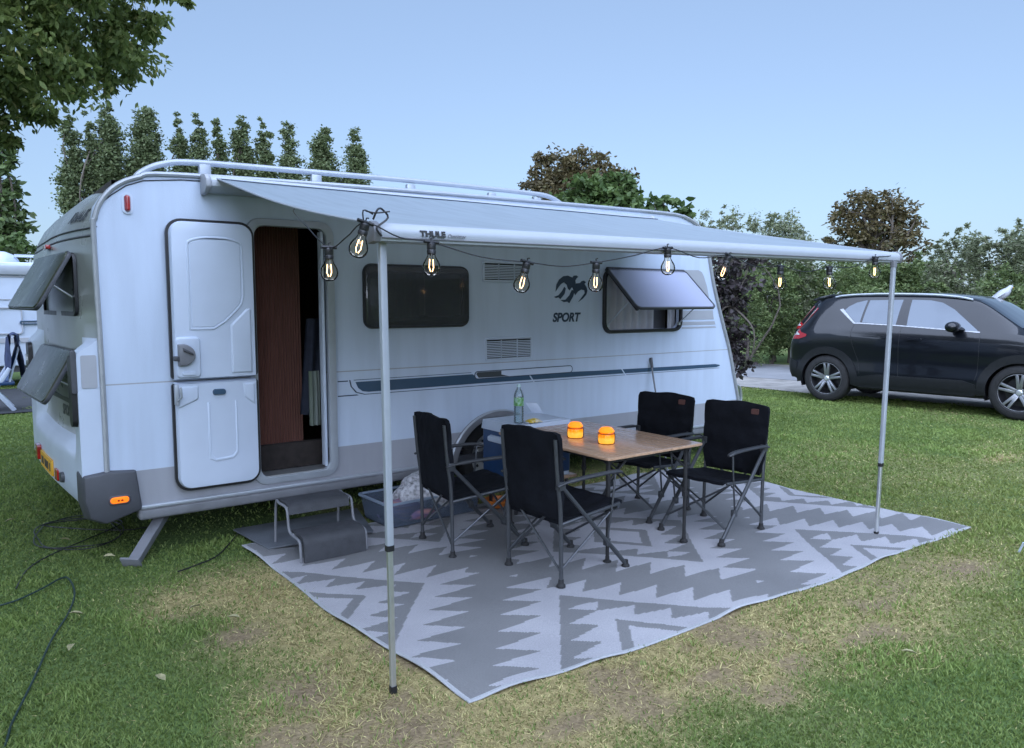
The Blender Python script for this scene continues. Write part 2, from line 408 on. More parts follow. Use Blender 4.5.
arch = [(1.205,1.44),(1.36,1.44),(1.44,1.49),(1.50,1.55),(1.545,1.60),(1.56,1.66),(1.56,1.98)] + [(1.3825+.1775*math.cos(R(t)), 1.99+.05*math.sin(R(t))) for t in range(15, 180, 15)] + [(1.205,1.98)]
ridge(arch, .016, 'panel_ridge', du)
mb = MB(); mb.prism(inset(arch, .02), XZ, DY, DY-.004, chamfer=.003); CP(mb, 'raised_panel', M['door_white'], du)
mb = MB(); mb.prism([(1.46,1.15),(1.60,1.15),(1.60,1.58),(1.57,1.58),(1.46,1.47)], XZ, DY, DY-.012, chamfer=.012); CP(mb, 'corner_moulding', M['door_white'], du, bevel=.004)
mb = MB(); mb.prism(rrect(1.115,1.27,1.135,1.40,.03), XZ, DY, DY-.022, chamfer=.01); CP(mb, 'lock_plate', M['door_white'], du, bevel=.004)
lk = [(1.125,1.215)] + [(1.14+.095*math.cos(R(t)), 1.285+.075*math.sin(R(t))) for t in range(-75, 90, 15)] + [(1.125,1.355)]
mb = MB(); mb.prism(lk, XZ, DY-.02, DY-.055, chamfer=.008); lkk = CP(mb, 'door_lock', M['midgrey'], du, bevel=.004)
mb = MB(); mb.prism([(1.15,1.335),(1.21,1.30),(1.215,1.285),(1.155,1.312)], XZ, DY-.05, DY-.068); mb.box(1.10,1.13,DY-.05,DY-.01,1.25,1.28); CP(mb, 'lever', M['dkgrey'], lkk, bevel=.003)
mb = MB(); mb.prism(rrect(1.15,1.235,1.155,1.178,.01), XZ, DY-.02, DY-.034, chamfer=.003); CP(mb, 'latch', M['door_white'], du)
ush = [(1.30,.60),(1.34,.575),(1.46,.585),(1.49,.62),(1.49,.97),(1.475,.97),(1.475,.64),(1.45,.605),(1.345,.597),(1.317,.625),(1.317,.97),(1.30,.97)]
mb = MB(); mb.prism(ush, XZ, DY, DY-.006, chamfer=.003); CP(mb, 'panel_ridge', M['door_white'], dl, bevel=.003)
CP(MB().prism([(1.12,.94),(1.24,.99),(1.25,1.005),(1.25,1.085),(1.12,1.085)], XZ, DY, DY-.010, chamfer=.01), 'corner_moulding', M['door_white'], dl, bevel=.003); mb = MB(); mb.prism([(1.54,.99),(1.61,.93),(1.61,1.085),(1.53,1.085)], XZ, DY, DY-.010, chamfer=.01); CP(mb, 'corner_moulding', M['door_white'], dl, bevel=.003)
mb = MB(); mb.prism(rrect(1.335,1.42,1.015,1.055,.018), XZ, DY, DY-.016, chamfer=.004); CP(mb, 'badge', M['stripe'], dl)
mb = MB(); mb.box(1.10,1.125,DY-.03,DY,.97,1.10); mb.tube([(1.112,DY-.02,.99),(1.135,DY-.045,1.02),(1.13,DY-.05,1.085)], .008, 6); CP(mb, 'catch', M['alu_white'], dl, bevel=.003)
# ---------------- interior seen through the doorway and windows
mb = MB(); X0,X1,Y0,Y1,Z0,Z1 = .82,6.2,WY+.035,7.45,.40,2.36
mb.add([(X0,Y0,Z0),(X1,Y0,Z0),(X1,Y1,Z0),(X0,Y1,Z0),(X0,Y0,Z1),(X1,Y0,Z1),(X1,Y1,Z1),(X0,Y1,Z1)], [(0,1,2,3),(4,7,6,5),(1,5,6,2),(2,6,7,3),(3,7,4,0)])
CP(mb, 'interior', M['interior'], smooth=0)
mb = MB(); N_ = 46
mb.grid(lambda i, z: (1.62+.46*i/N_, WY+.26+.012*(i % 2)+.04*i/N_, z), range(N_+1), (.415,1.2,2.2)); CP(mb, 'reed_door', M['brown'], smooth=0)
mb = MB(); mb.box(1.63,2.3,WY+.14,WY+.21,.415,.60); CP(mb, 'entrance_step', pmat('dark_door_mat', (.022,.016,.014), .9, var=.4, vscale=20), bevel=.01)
def cloth(name, mat, x0, x1, y, z0, z1, amp, waves, par=None, lean=0.):
    n = int(waves*8); m_ = MB()
    m_.grid(lambda i, z: (x0+(x1-x0)*i/n+lean*(z-z0), y+amp*math.sin(2*PI*waves*i/n+.6*math.sin(3.1*i/n*waves))*(1 if z < z1-.01 else .5), z), range(n+1), [z0+(z1-z0)*k/4 for k in range(5)])
    return CP(m_, name, mat, par, smooth=80)
cloth('hanging_coat', M['darkcoat'], 2.00, 2.14, WY+.14, .80, 1.50, .022, 1.7, lean=.09)
towel = pmat('striped_towel', (.16,.18,.17), .9, var=.7, vscale=5, stretch=(9,1,.4), dirt=(.07,.10,.045))
cloth('striped_cloth', towel, 2.055, 2.135, WY+.10, .72, 1.12, .012, 2.5)
# ---------------- closed side window
def glass_window(name, outer, hole, frame_w, mat):
    m_ = MB(); m_.prism(outer, XZ, WY-.001, WY-.03, holes=[hole], chamfer=.008); return CP(m_, name, mat, bevel=.005)
w1o = rrect(2.445, 3.37, 1.42, 1.905, .07)
win1 = glass_window('window', w1o, rrect(2.505, 3.305, 1.48, 1.855, .05), .06, M['black'])
mb = MB(); mb.prism(rrect(2.46,3.355,1.435,1.89,.06), XZ, WY-.030, WY-.040, chamfer=.008); CP(mb, 'pane', M['smoke'], win1)
mb = MB(); mb.prism(rrect(2.50,3.31,1.475,1.86,.05), XZ, WY-.026, WY-.029, holes=[rrect(2.525,3.29,1.50,1.84,.045)]); CP(mb, 'pane_rim', M['dkgrey'], win1)
for x in (2.56, 2.95, 3.25): CP(MB().box(x-.03,x+.03,WY-.028,WY+.01,1.50,1.515), 'catch', M['black'], win1)
cloth('curtain', M['curtain'], 2.60, 2.98, WY+.012, 1.485, 1.855, .012, 6, win1)
mb = MB(); mb.box(2.97,3.36,WY+.05,WY+.06,1.4,1.92); CP(mb, 'blind', M['decal_grey'], win1)
# ---------------- opened front side window
win2 = glass_window('window', rrect(4.85,5.93,1.325,1.925,.095), rrect(4.885,5.895,1.36,1.89,.075), .05, M['black'])
a0 = Vector((0, -.40, -.365)).normalized(); nrm = Vector((0, a0.z, -a0.y))
FL = basis(Vector((1,0,0)), a0, nrm, Vector((0, WY-.035, 1.925)))
fl = lambda a, b, d: FL @ Vector((a, b, d))
fo = rrect(4.86, 5.925, .0, .545, .05)
mb = MB(); mb.prism(fo, fl, .0, .012, chamfer=.004); fp = CP(mb, 'pane', M['acryl'], win2)
mb = MB(); mb.prism(rrect(4.856,5.93,-.004,.55,.055), fl, -.006, .018, holes=[rrect(4.872,5.915,.012,.533,.045)]); CP(mb, 'pane_rim', M['dkgrey'], fp, bevel=.003)
mb = MB(); mb.prism([(4.858,0),(4.885,0),(4.885,.545),(4.858,.545)], fl, -.02, .0); mb.prism(rrect(4.86,5.925,-.012,.03,.01), fl, -.02, .012); CP(mb, 'hinge_rail', M['black'], fp, bevel=.003)
for x in (4.90, 5.88): CP(MB().tube([(x, WY-.01, 1.40), fl(x, .40, -.012)], .006, 6).box(x-.012,x+.012,WY-.03,WY,1.39,1.42), 'stay', M['alu'], win2)
cloth('curtain', M['curtain'], 4.88, 5.60, WY+.06, 1.345, 1.90, .02, 7, win2)
cloth('curtain', M['curtain'], 5.80, 5.90, WY+.06, 1.345, 1.90, .012, 2, win2)
mb = MB(); mb.box(4.86,5.92,WY+.2,WY+.21,1.3,1.92); CP(mb, 'blind', M['midgrey'], win2)
# ---------------- vents
def vent(x0, x1, z0, z1, n):
    m_ = MB(); m_.prism(rrect(x0,x1,z0,z1,.02), XZ, WY-.0005, WY-.012, holes=[rrect(x0+.022,x1-.022,z0+.02,z1-.02,.008)], chamfer=.004)
    v = CP(m_, 'vent', M['door_white'], bevel=.002)
    m_ = MB(); m_.prism(rrect(x0+.015,x1-.015,z0+.012,z1-.012,.01), XZ, WY-.0005, WY-.003); CP(m_, 'backing', M['black'], v)
    m_ = MB(); h = (z1-z0-.05)/n
    for i in range(n):
        z = z0+.026+h*i
        m_.box(x0+.02, x1-.02, WY-.012, WY-.004, z, z+h*.52)
    for k in (1, 2): m_.box(x0+(x1-x0)*k/3-.004, x0+(x1-x0)*k/3+.004, WY-.012, WY-.003, z0+.02, z1-.02)
    CP(m_, 'slats', M['door_white'], v)
vent(3.51, 3.995, 1.785, 1.955, 9); vent(3.53, 4.03, 1.135, 1.325, 10)
# ---------------- decals
dcl = lambda poly, d=.0015, holes=(): MB().prism(poly, XZ, WY-.0006, WY-.0006-d, holes=holes)
def tz(x): return 1.032 + (x-2.37)/(6.56-2.37)*(-.052) if x < 3.9 else 1.013-(x-3.9)*.021
def bz(x): return .950 if x < 3.6 else .950 - (x-3.6)*.008
stripe = [(2.375,1.03),(2.395,.985),(2.43,.958),(2.48,.95),(3.6,.950),(4.83,.943),(6.50,.932),(6.56,.944),(6.55,.955),(6.48,.966),(4.83,.985),(4.0,1.00),(3.72,.985),(3.52,.985),(3.46,1.0),(3.41,1.03)]
CP(dcl(stripe), 'blue_stripe', M['stripe'])
ln = MB()
ln.prism([(2.36,1.047),(3.40,1.046),(3.40,1.042),(2.362,1.0425)], XZ, WY-.0006, WY-.002)
ln.prism([(2.335,1.047),(2.345,1.0),(2.385,.955),(2.45,.936),(4.83,.929),(6.55,.923),(6.55,.9195),(4.83,.925),(2.445,.931),(2.375,.951),(2.336,.998),(2.325,1.047)], XZ, WY-.0006, WY-.002)
ln.prism([(2.235,1.045),(2.315,1.045),(2.315,1.037),(2.235,1.037)], XZ, WY-.0006, WY-.002); ln.prism([(2.235,.937),(2.385,.937),(2.40,.929),(2.235,.929)], XZ, WY-.0006, WY-.002)
CP(ln, 'stripe_outline', M['navy'])
for sx_ in (0, 1.11): CP(MB().prism([(3.985+sx_,1.0-.01*(sx_ > 0)),(4.0+sx_,1.0-.01*(sx_ > 0)),(4.06+sx_,.922),(4.045+sx_,.922)], XZ, WY-.002, WY-.003), 'stripe_slash', M['white'])
pill = rrect(3.43,4.49,.985,1.052,.03)
CP(dcl(pill, .003, [inset(pill, .007)]), 'pill_outline', M['navy'])
CP(dcl(inset(pill, .007), .0022), 'pill_field', M['door_white'])
CP(MB().prism([(3.47,.997),(3.78,.993),(3.70,1.012),(3.70,1.043),(3.46,1.043),(3.445,1.03)], XZ, WY-.0028, WY-.004), 'pill_bar', M['charcoal'])
dg = MB()
dg.prism([(5.945,1.555),(5.945,1.94),(6.18,1.945),(6.235,1.925),(6.27,1.88),(6.32,1.78),(6.385,1.555)], XZ, WY-.0006, WY-.002)
for z0, z1, xe in ((1.44,1.535,6.44),(1.385,1.42,6.47),(1.35,1.368,6.485)): dg.prism([(5.945,z0),(xe,z0),(xe-.02,z1),(5.945,z1)], XZ, WY-.0006, WY-.002)
CP(dg, 'grey_decal', M['decal_grey'])
# two swallows above the word
bx0, bx1, bz0, bz1 = 4.265, 4.665, 1.605, 1.865
def bp(pts):   # picture square (0..1024, 0..700 down) to the wall
    return [(bx0+(bx1-bx0)*(a-70)/176, bz1-(bz1-bz0)*(b-88)/146) for a, b in pts]
birds = MB()
B1 = [(80,175),(84,140),(97,115),(118,98),(142,94),(165,103),(172,94),(186,92),(196,99),(188,106),(181,118),(183,132),(172,150),(160,155),(152,168),(143,160),(136,140),(122,128),(108,136),(95,152)]
B2 = [(72,200),(95,192),(112,172),(124,150),(132,158),(126,185),(104,212),(96,203),(82,206)]
B3 = [(165,152),(185,132),(205,130),(214,120),(226,117),(237,125),(229,134),(240,150),(245,168),(240,187),(222,208),(196,227),(214,203),(231,180),(228,166),(212,163),(196,172),(180,192)]
B4 = [(104,216),(130,214),(150,192),(163,164),(178,172),(170,198),(150,232),(140,224),(122,226)]
for b in (B1,B2,B3,B4): birds.prism(bp(b), XZ, WY-.0006, WY-.002)
CP(birds, 'bird_emblem', M['navy'])
lettering('sport_lettering', 'SPORT', M['navy'], car_van, basis(Vector((1,0,0)), Vector((0,0,1)), Vector((0,-1,0)), Vector((4.255, WY-.001, 1.448))), size=.108, shear=.22, bold=.0042, sx=.96)
# ---------------- wheel
mb = MB()
ring = [(3.66+.50*math.cos(R(t)), .22+.50*math.sin(R(t))) for t in range(10, 171, 8)]; inner = [(3.66+.42*math.cos(R(t)), .22+.43*math.sin(R(t))) for t in range(170, 9, -8)]
mb.prism(ring+inner, XZ, WY+.02, WY-.03, chamfer=.012); CP(mb, 'wheel_arch', M['midgrey'], bevel=.006)
mb = MB(); mb.tube([(3.66+.49*math.cos(R(t)), WY-.022, .22+.49*math.sin(R(t))) for t in range(10, 171, 8)], .011, 6); CP(mb, 'arch_bead', M['alu_white'])
mb = MB(); mb.grid(lambda t, y: (3.66+.425*math.cos(R(t)), y, .22+.435*math.sin(R(t))), range(0, 181, 10), (WY+.01, WY+.4)); mb.box(3.24,4.08,WY+.36,WY+.39,.22,.66); CP(mb, 'wheel_box', M['black'])
mb = MB(); wc = (3.64, WY+.06, .315)
mb.lathe([(.20,.0),(.215,-.02),(.25,-.025),(.295,-.012),(.313,.02),(.315,.08),(.313,.14),(.295,.17),(.21,.18)], wc, 40, 'y'); wh = CP(mb, 'wheel', M['tyre'])
mb = MB(); mb.lathe([(.0,.012),(.04,.006),(.05,.012),(.06,.022),(.13,.016),(.155,.03),(.175,.028),(.19,.0),(.205,-.012),(.212,.0),(.20,.05)], wc, 40, 'y'); rm = CP(mb, 'rim', M['rim_white'], wh)
mb = MB()
for k in range(12):
    a = 2*PI*k/12; mb.lathe([(.0,-.002),(.014,0)], (wc[0]+.15*math.cos(a), wc[1]+.022, wc[2]+.15*math.sin(a)), 10, 'y')
for k in range(5):
    a = 2*PI*k/5; mb.lathe([(.0,-.012),(.01,-.012),(.011,0)], (wc[0]+.085*math.cos(a), wc[1]+.018, wc[2]+.085*math.sin(a)), 8, 'y')
CP(mb, 'rim_holes', M['black'], rm, recalc=False)
# ---------------- roof rails
for yy, nm in ((5.55, 0), (7.15, 1)):
    mb = MB(); mb.tube(smooth_path([(1.0,yy,2.41),(1.05,yy,2.47),(1.18,yy,2.535),(1.4,yy,2.567),(2.2,yy,2.585),(3.2,yy,2.60),(4.2,yy,2.60),(4.5,yy,2.585),(4.68,yy,2.51)], 5), .021, 10)
    rl = CP(mb, 'roof_rail', M['alu_white'], smooth=60)
    for x in (1.45, 2.25, 3.05, 3.85, 4.35): CP(MB().box(x-.04, x+.04, yy-.018, yy+.022, 2.43, 2.57), 'rail_foot', M['alu_white'], rl, bevel=.01)
mb = MB(); mb.box(2.6,3.3,6.1,6.8,2.45,2.535); CP(mb, 'roof_hatch', M['white'], bevel=.03, seg=3)
# ---------------- rear windows with their propped flaps
def rear_window(ya, yb, z0, z1, name):
    """Frame stands on the rear panel; hinged flap is propped open at the top."""
    nx = lambda y, z: rear_x(y, z) - .004
    def ring3(poly, d): return [(nx(a, b)-d, a, b) for a, b in poly]
    o = rrect(ya, yb, z0, z1, .06); i = inset(o, .03); n = len(o); m_ = MB()
    m_.add(ring3(o, 0)+ring3(o, .018)+ring3(i, .018)+ring3(i, 0), [(k*n+j, k*n+(j+1) % n, (k+1)*n+(j+1) % n, (k+1)*n+j) for k in range(3) for j in range(n)])
    w_ = CP(m_, name, M['black'])
    m_ = MB(); m_.add(ring3(i, .002), [list(range(n))]); CP(m_, 'blind', M['dkgrey'], w_)
    m_ = MB(); m_.add(ring3([(ya+.03, z0+.16),(yb-.03, z0+.16),(yb-.03, z0+.175),(ya+.03,z0+.175)], .006), [(0,1,2,3)]); CP(m_, 'blind_rail', M['black'], w_)
    hx = lambda y: rear_x(y, z1) - .03
    ang = R(29); ln_ = z1-z0+.01
    def P(y, b, d): return Vector((hx(y)-b*math.sin(ang)-d*math.cos(ang), y, z1-b*math.cos(ang)+d*math.sin(ang)))
    m_ = MB(); m_.prism(rrect(ya-.02, yb+.02, 0, ln_, .05), lambda a, b, d: P(a, b, d), 0, .022, chamfer=.01)
    f_ = CP(m_, 'flap', M['acryl_rear'], w_, bevel=.005)
    oo = rrect(ya-.022, yb+.022, -.002, ln_+.002, .052)
    m_ = MB(); m_.prism(oo, lambda a, b, d: P(a, b, d), -.008, .014, holes=[inset(oo, .018)]); CP(m_, 'flap_rim', M['dkgrey'], w_, bevel=.003)
    for y in (ya+.04, yb-.04): CP(MB().tube([(nx(y, z0+.12)-.02, y, z0+.12), P(y, ln_*.55, -.01)], .006, 6), 'stay', M['alu'], w_)
    return w_
rear_window(5.47, 6.62, 1.53, 1.93, 'rear_window')
rear_window(5.49, 6.55, .95, 1.31, 'rear_window')
mb = MB(); mb.box(rear_x(6.2,2.0)-.03, rear_x(6.2,2.0), 6.15, 6.35, 1.985, 2.012); CP(mb, 'brake_lamp', M['red'], bevel=.004)
nr = Vector((-1,0,0))
def rear_text(s, y, z, size, mat, sx=1., bold=.002, shear=0., depth=.02, name='rear_lettering'):
    x = rear_x(y-.15, z)-.006; sl2 = (rear_x(y-.3, z)-rear_x(y, z))/.3
    d = Vector((sl2, -1, 0)).normalized()
    slz = (rear_x(y, z+.1)-rear_x(y, z))/.1; u = Vector((slz, 0, 1)).normalized()
    return lettering(name, s, mat, car_van, basis(d, u, d.cross(u), Vector((rear_x(y, z)-.005, y, z))), size=size, bold=bold, sx=sx, shear=shear)
rear_text('KNAUS', 5.80, 2.13, .125, M['charcoal'], sx=.85, shear=.15, bold=.001)
rear_text('SPORT', 6.0, .86, .10, M['charcoal'], sx=.9, shear=.15)
# number plate, reflector, grommet, lamps on the bumper
def on_rear(y0, y1, z0, z1, d, mat, name, r=.01, par=None):
    m_ = MB(); p = rrect(y0, y1, z0, z1, r); n = len(p)
    f0 = [(rear_x(a, b)-.001, a, b) for a, b in p]; f1 = [(rear_x(a, b)-d, a, b) for a, b in inset(p, min(.004, d))]
    m_.add(f0+f1, [(j, (j+1) % n, n+(j+1) % n, n+j) for j in range(n)] + [list(range(2*n-1, n-1, -1))]); return CP(m_, name, mat, par)
pl = on_rear(6.02, 6.54, .42, .535, .014, M['yellow'], 'number_plate')
mb = MB()
for k, (y, w) in enumerate(((6.46,.03),(6.40,.03),(6.30,.035),(6.24,.03),(6.18,.03),(6.09,.03))): mb.box(rear_x(y,.48)-.0165, rear_x(y,.48)-.012, y-w/2, y+w/2, .45, .505)
CP(mb, 'plate_mark', M['charcoal'], pl)
on_rear(6.58, 6.72, .45, .56, .03, M['red'], 'plate_lamp'); on_rear(5.84, 5.93, .42, .50, .012, M['red'], 'red_reflector'); on_rear(5.66, 5.74, .44, .51, .02, M['dkgrey'], 'socket_cover', .03)
for ya, yb in ((7.12, 7.34),(5.215, 5.31)):
    tl = on_rear(ya, yb, .86, 1.30, .03, M['black'], 'tail_lamp', .05)
    for z in ((.94, 1.05, 1.16) if ya > 7 else ()): on_rear((ya+yb)/2-min(.055,(yb-ya)*.4), (ya+yb)/2+min(.055,(yb-ya)*.4), z-.045, z+.045, .045, M['lens'] if z > 1 else M['red'], 'lens', .045, tl)
mb = MB(); mb.prism(rrect(.548,.578,1.07,1.33,.012), XZ, 5.235, 5.195); CP(mb, 'lamp_end', M['dkgrey'], bevel=.008)
mb = MB(); mb.prism(rrect(.60,.685,1.10,1.30,.01), XZ, WY-.001, WY-.004); CP(mb, 'side_recess', M['decal_grey'])
# ---------------- steadies, drawbar, grab handle
def steady(top, foot):
    m_ = MB(); a, b = Vector(top), Vector(foot); d = (b-a).normalized(); s_ = Vector((d.y, -d.x, 0)).normalized(); n_ = d.cross(s_)
    B = basis(s_, n_, d, a); ln_ = (b-a).length
    m_.box(-.035,.035,-.012,.012,0,ln_,B); m_.box(-.035,-.026,-.012,.03,0,ln_,B); m_.box(.026,.035,-.012,.03,0,ln_,B); m_.box(-.06,.06,-.05,.05,ln_-.012,ln_+.004,B)
    c = CP(m_, 'steady_leg', M['midgrey'], bevel=.003)
    m_ = MB(); m_.tube([a+Vector((.0,.25,.0)), a*.5+b*.5], .012, 6); CP(m_, 'steady_brace', M['dkgrey'], c)
steady((1.12,5.42,.29),(.80,5.05,.012)); steady((1.12,7.25,.29),(.84,7.6,.012)); steady((6.3,5.42,.29),(6.62,5.10,.012)); steady((6.3,7.25,.29),(6.6,7.6,.012))
mb = MB()
for y0 in (5.75, 6.95): mb.tube([(6.5,y0,.42),(7.4,6.35+(y0-6.35)*.35,.42),(8.05,6.35,.42)], .035, 6)
mb.tube([(8.0,6.35,.42),(8.35,6.35,.44)], .04, 8); CP(mb, 'drawbar', M['midgrey'])
mb = MB(); mb.tube([(7.75,6.42,.06),(7.75,6.42,.75)], .024, 8); mb.lathe([(.0,-.03),(.09,-.03),(.1,0),(.09,.03),(0,.03)], (7.75,6.42,.10), 16, 'y'); CP(mb, 'jockey_wheel', M['midgrey'])
mb = MB(); mb.tube(smooth_path([(6.93,5.30,.40),(7.03,5.30,.44),(7.07,5.30,.55),(7.03,5.30,.68),(6.88,5.30,.72)], 5), .016, 8); CP(mb, 'grab_handle', M['alu'])
mb = MB(); mb.box(6.84,6.93,5.26,5.36,.32,.5); CP(mb, 'front_corner_bumper', M['dkgrey'], bevel=.01)
mb = MB(); mb.tube([(1.0,5.7,.24),(6.2,5.7,.24)], .05, 4); mb.tube([(1.0,7.0,.24),(6.2,7.0,.24)], .05, 4); mb.tube([(3.65,5.5,.3),(3.65,7.3,.3)], .045, 8); CP(mb, 'chassis', M['dkgrey'])
# ================================================================ AWNING
aw = thing('awning', 'pale blue grey roll out awning stretched from the caravan side on two thin poles', 'awning', (3.3, 4.0, 0))
AP = lambda mb, name, mat, parent=None, **k: mb.build(name, mat, parent or aw, world=True, **k)
FY = 2.71
def beam_z(x): return 1.912 + (x-1.33)/(5.27-1.33)*.035
mb = MB()
prof = [(-.035,-.03),(-.045,.0),(-.035,.03),(-.008,.042),(.02,.040),(.032,.02),(.032,-.025),(.01,-.036)]
xs = [1.335,2.3,3.3,4.3,5.255]
for i in range(len(xs)-1):
    r0 = [(xs[i], FY+a, beam_z(xs[i])+b-.028) for a, b in prof]; r1 = [(xs[i+1], FY+a, beam_z(xs[i+1])+b-.028) for a, b in prof]
    n = len(prof); mb.add(r0+r1, [(j, (j+1) % n, n+(j+1) % n, n+j) for j in range(n)])
fr = AP(mb, 'front_rail', M['beam'], smooth=50)
mb = MB(); mb.tube([(1.34,FY-.052+.012,beam_z(1.34)-.045),(5.25,FY-.040,beam_z(5.25)-.045)], .0045, 6); AP(mb, 'rail_groove', M['midgrey'], fr)
for x0, x1 in ((1.305,1.337),(5.253,5.285)):
    mb = MB(); mb.prism([(FY+a*1.12, beam_z(x0)+b*1.12-.028) for a, b in prof], YZ, x0, x1); AP(mb, 'end_cap', M['midgrey'], fr, bevel=.005)
M['ink'] = pmat('black_lettering', (.01,.01,.011), .5)
T = basis(Vector((1,0,.009)).normalized(), Vector((0,.20,.98)).normalized(), Vector((0,-.98,.2)), Vector((1.505, FY-.0485, beam_z(1.5)-.035)))
lettering('rail_lettering', 'THULE', M['ink'], aw, T, size=.032, bold=.0016, sx=1.15, space=1.05)
T2 = T.copy(); T2[0][3] += .125; T2[2][3] += .0
lettering('rail_lettering', 'Omnistor', M['midgrey'], aw, T2, size=.022, shear=.2, sx=1.0)
# roller case on the wall
mb = MB(); mb.prism([(WY,2.315),(WY-.10,2.325),(WY-.14,2.35),(WY-.14,2.39),(WY-.11,2.42),(WY,2.43)], YZ, 1.36, 5.36); rc = AP(mb, 'roller_case', M['beam'], bevel=.006)
for x0, x1 in ((1.325,1.36),(5.36,5.395)):
    mb = MB(); mb.prism([(WY,2.30),(WY-.10,2.312),(WY-.148,2.345),(WY-.148,2.395),(WY-.11,2.428),(WY,2.438)], YZ, x0, x1); AP(mb, 'end_cap', M['decal_grey'], rc, bevel=.01)
# fabric
CY0, CZ0 = WY-.12, 2.405
def fab(u, v, d=0.):
    xa = 1.40+u*(5.33-1.40); xb = 1.345+u*(5.245-1.345)
    x = xa+(xb-xa)*v; y = CY0+(FY+.005-CY0)*v
    z = CZ0+(beam_z(x)+.012-CZ0)*v
    z -= .045*math.sin(PI*v)*(.5+.5*math.sin(PI*u)) + .012*math.sin(PI*v)*math.sin(9*u+2*v) + .006*math.sin(23*u)*math.sin(PI*v)
    return (x, y, z-d)
us = [i/40 for i in range(41)]; vv = [i/20 for i in range(21)]
mb = MB(); mb.grid(lambda u, v: fab(u, v), us, vv); 
canopy = AP(mb, 'canopy', M['fabric_awn'], smooth=60, recalc=False)
for u in (0., 1.): AP(MB().tube([fab(u, v, .004) for v in vv], .006, 6), 'hem', M['beam'], canopy)
mb = MB(); mb.tube([fab(u, .045, -.004) for u in us], .0035, 5); AP(mb, 'seam', M['navy'], canopy)
# folding arms under the cloth
for xa, xm, xb in ((1.55,2.25,1.75),(5.15,4.4,5.05)):
    mb = MB(); mb.tube([(xa,WY-.12,2.35),(xm,3.95,2.10)], .02, 6, flat=.7); mb.tube([(xm,3.95,2.10),(xb,FY+.03,1.90)], .016, 6, flat=.7); AP(mb, 'folding_arm', M['midgrey'])
def rrtube(mb, x, y, z0, z1, w):
    mb.prism(rrect(x-w, x+w, y-w*.8, y+w*.8, w*.45, 3), XY, z0, z1)
for bx, by, tx, dz in ((1.392,2.735,1.372,.62),(5.10,2.665,5.165,.50)):
    sk = lambda z: (bx+(tx-bx)*z/1.88)
    mb = MB(); n = 12
    P = rrect(-.0150,.0150,-.014,.014,.006,3)
    def leg(z0, z1, k):
        lo = [(sk(z0)+a*k, by+b*k, z0) for a, b in P]; hi = [(sk(z1)+a*k, by+b*k, z1) for a, b in P]; m = len(P)
        mb.add(lo+hi, [(j, (j+1) % m, m+(j+1) % m, m+j) for j in range(m)]+[list(range(m-1,-1,-1)), list(range(m, 2*m))])
    leg(dz, 1.875, 1.); pole = AP(mb, 'pole', M['alu_white'])
    mb = MB(); leg(.01, dz+.05, .78); AP(mb, 'pole_extension', M['alu'], pole)
    mb = MB(); leg(dz-.012, dz+.012, 1.12); AP(mb, 'pole_collar', M['black'], pole); mb = MB(); leg(0, .03, .95); AP(mb, 'pole_foot', M['black'], pole)
    mb = MB(); leg(1.855, 1.895, 1.25); AP(mb, 'pole_joint', M['midgrey'], pole)

# ================================================================ STRING LIGHTS
sl = thing('string_lights', 'black festoon cord of clear glowing bulbs strung along the front rail of the awning', 'string lights', (3.2, 2.72, 1.85))
SP_ = lambda mb, name, mat, parent=None, **k: mb.build(name, mat, parent or sl, world=True, **k)
M['bulbglass'] = glassmat('bulb_glass', (.95,.92,.86), 1., .01, 1.22)
def emis(name, col, s):
    m, nt, N, L, out = newmat(name); e = N.new('ShaderNodeEmission'); e.inputs[0].default_value = (*col, 1); e.inputs[1].default_value = s; L.new(e.outputs[0], out.inputs[0]); return m
M['filament'] = emis('filament', (1., .6, .28), 2.6)
BY = FY-.062
bulbs = [(1.185,2.93,1.765,.0,0),(1.285,BY,1.845,.25,8),(1.60,BY,1.785,.05,-4),(2.055,BY,1.725,.22,6),(2.49,BY,1.735,.0,2),(2.985,BY,1.825,-.05,0),(3.42,BY,1.81,.3,10),(3.94,BY,1.765,.02,0),(4.455,BY,1.775,.0,-3),(4.985,BY,1.855,.0,0)]
bulbs = [(x-.018*(x*.59+2.14)+(.10 if i == 0 else 0), y, z-.008*(x*.59+2.14), a, b) for i, (x, y, z, a, b) in enumerate(bulbs)]
cord = [(2.0,4.75,2.30),(1.5,4.0,2.12),(1.26,3.25,1.96)]
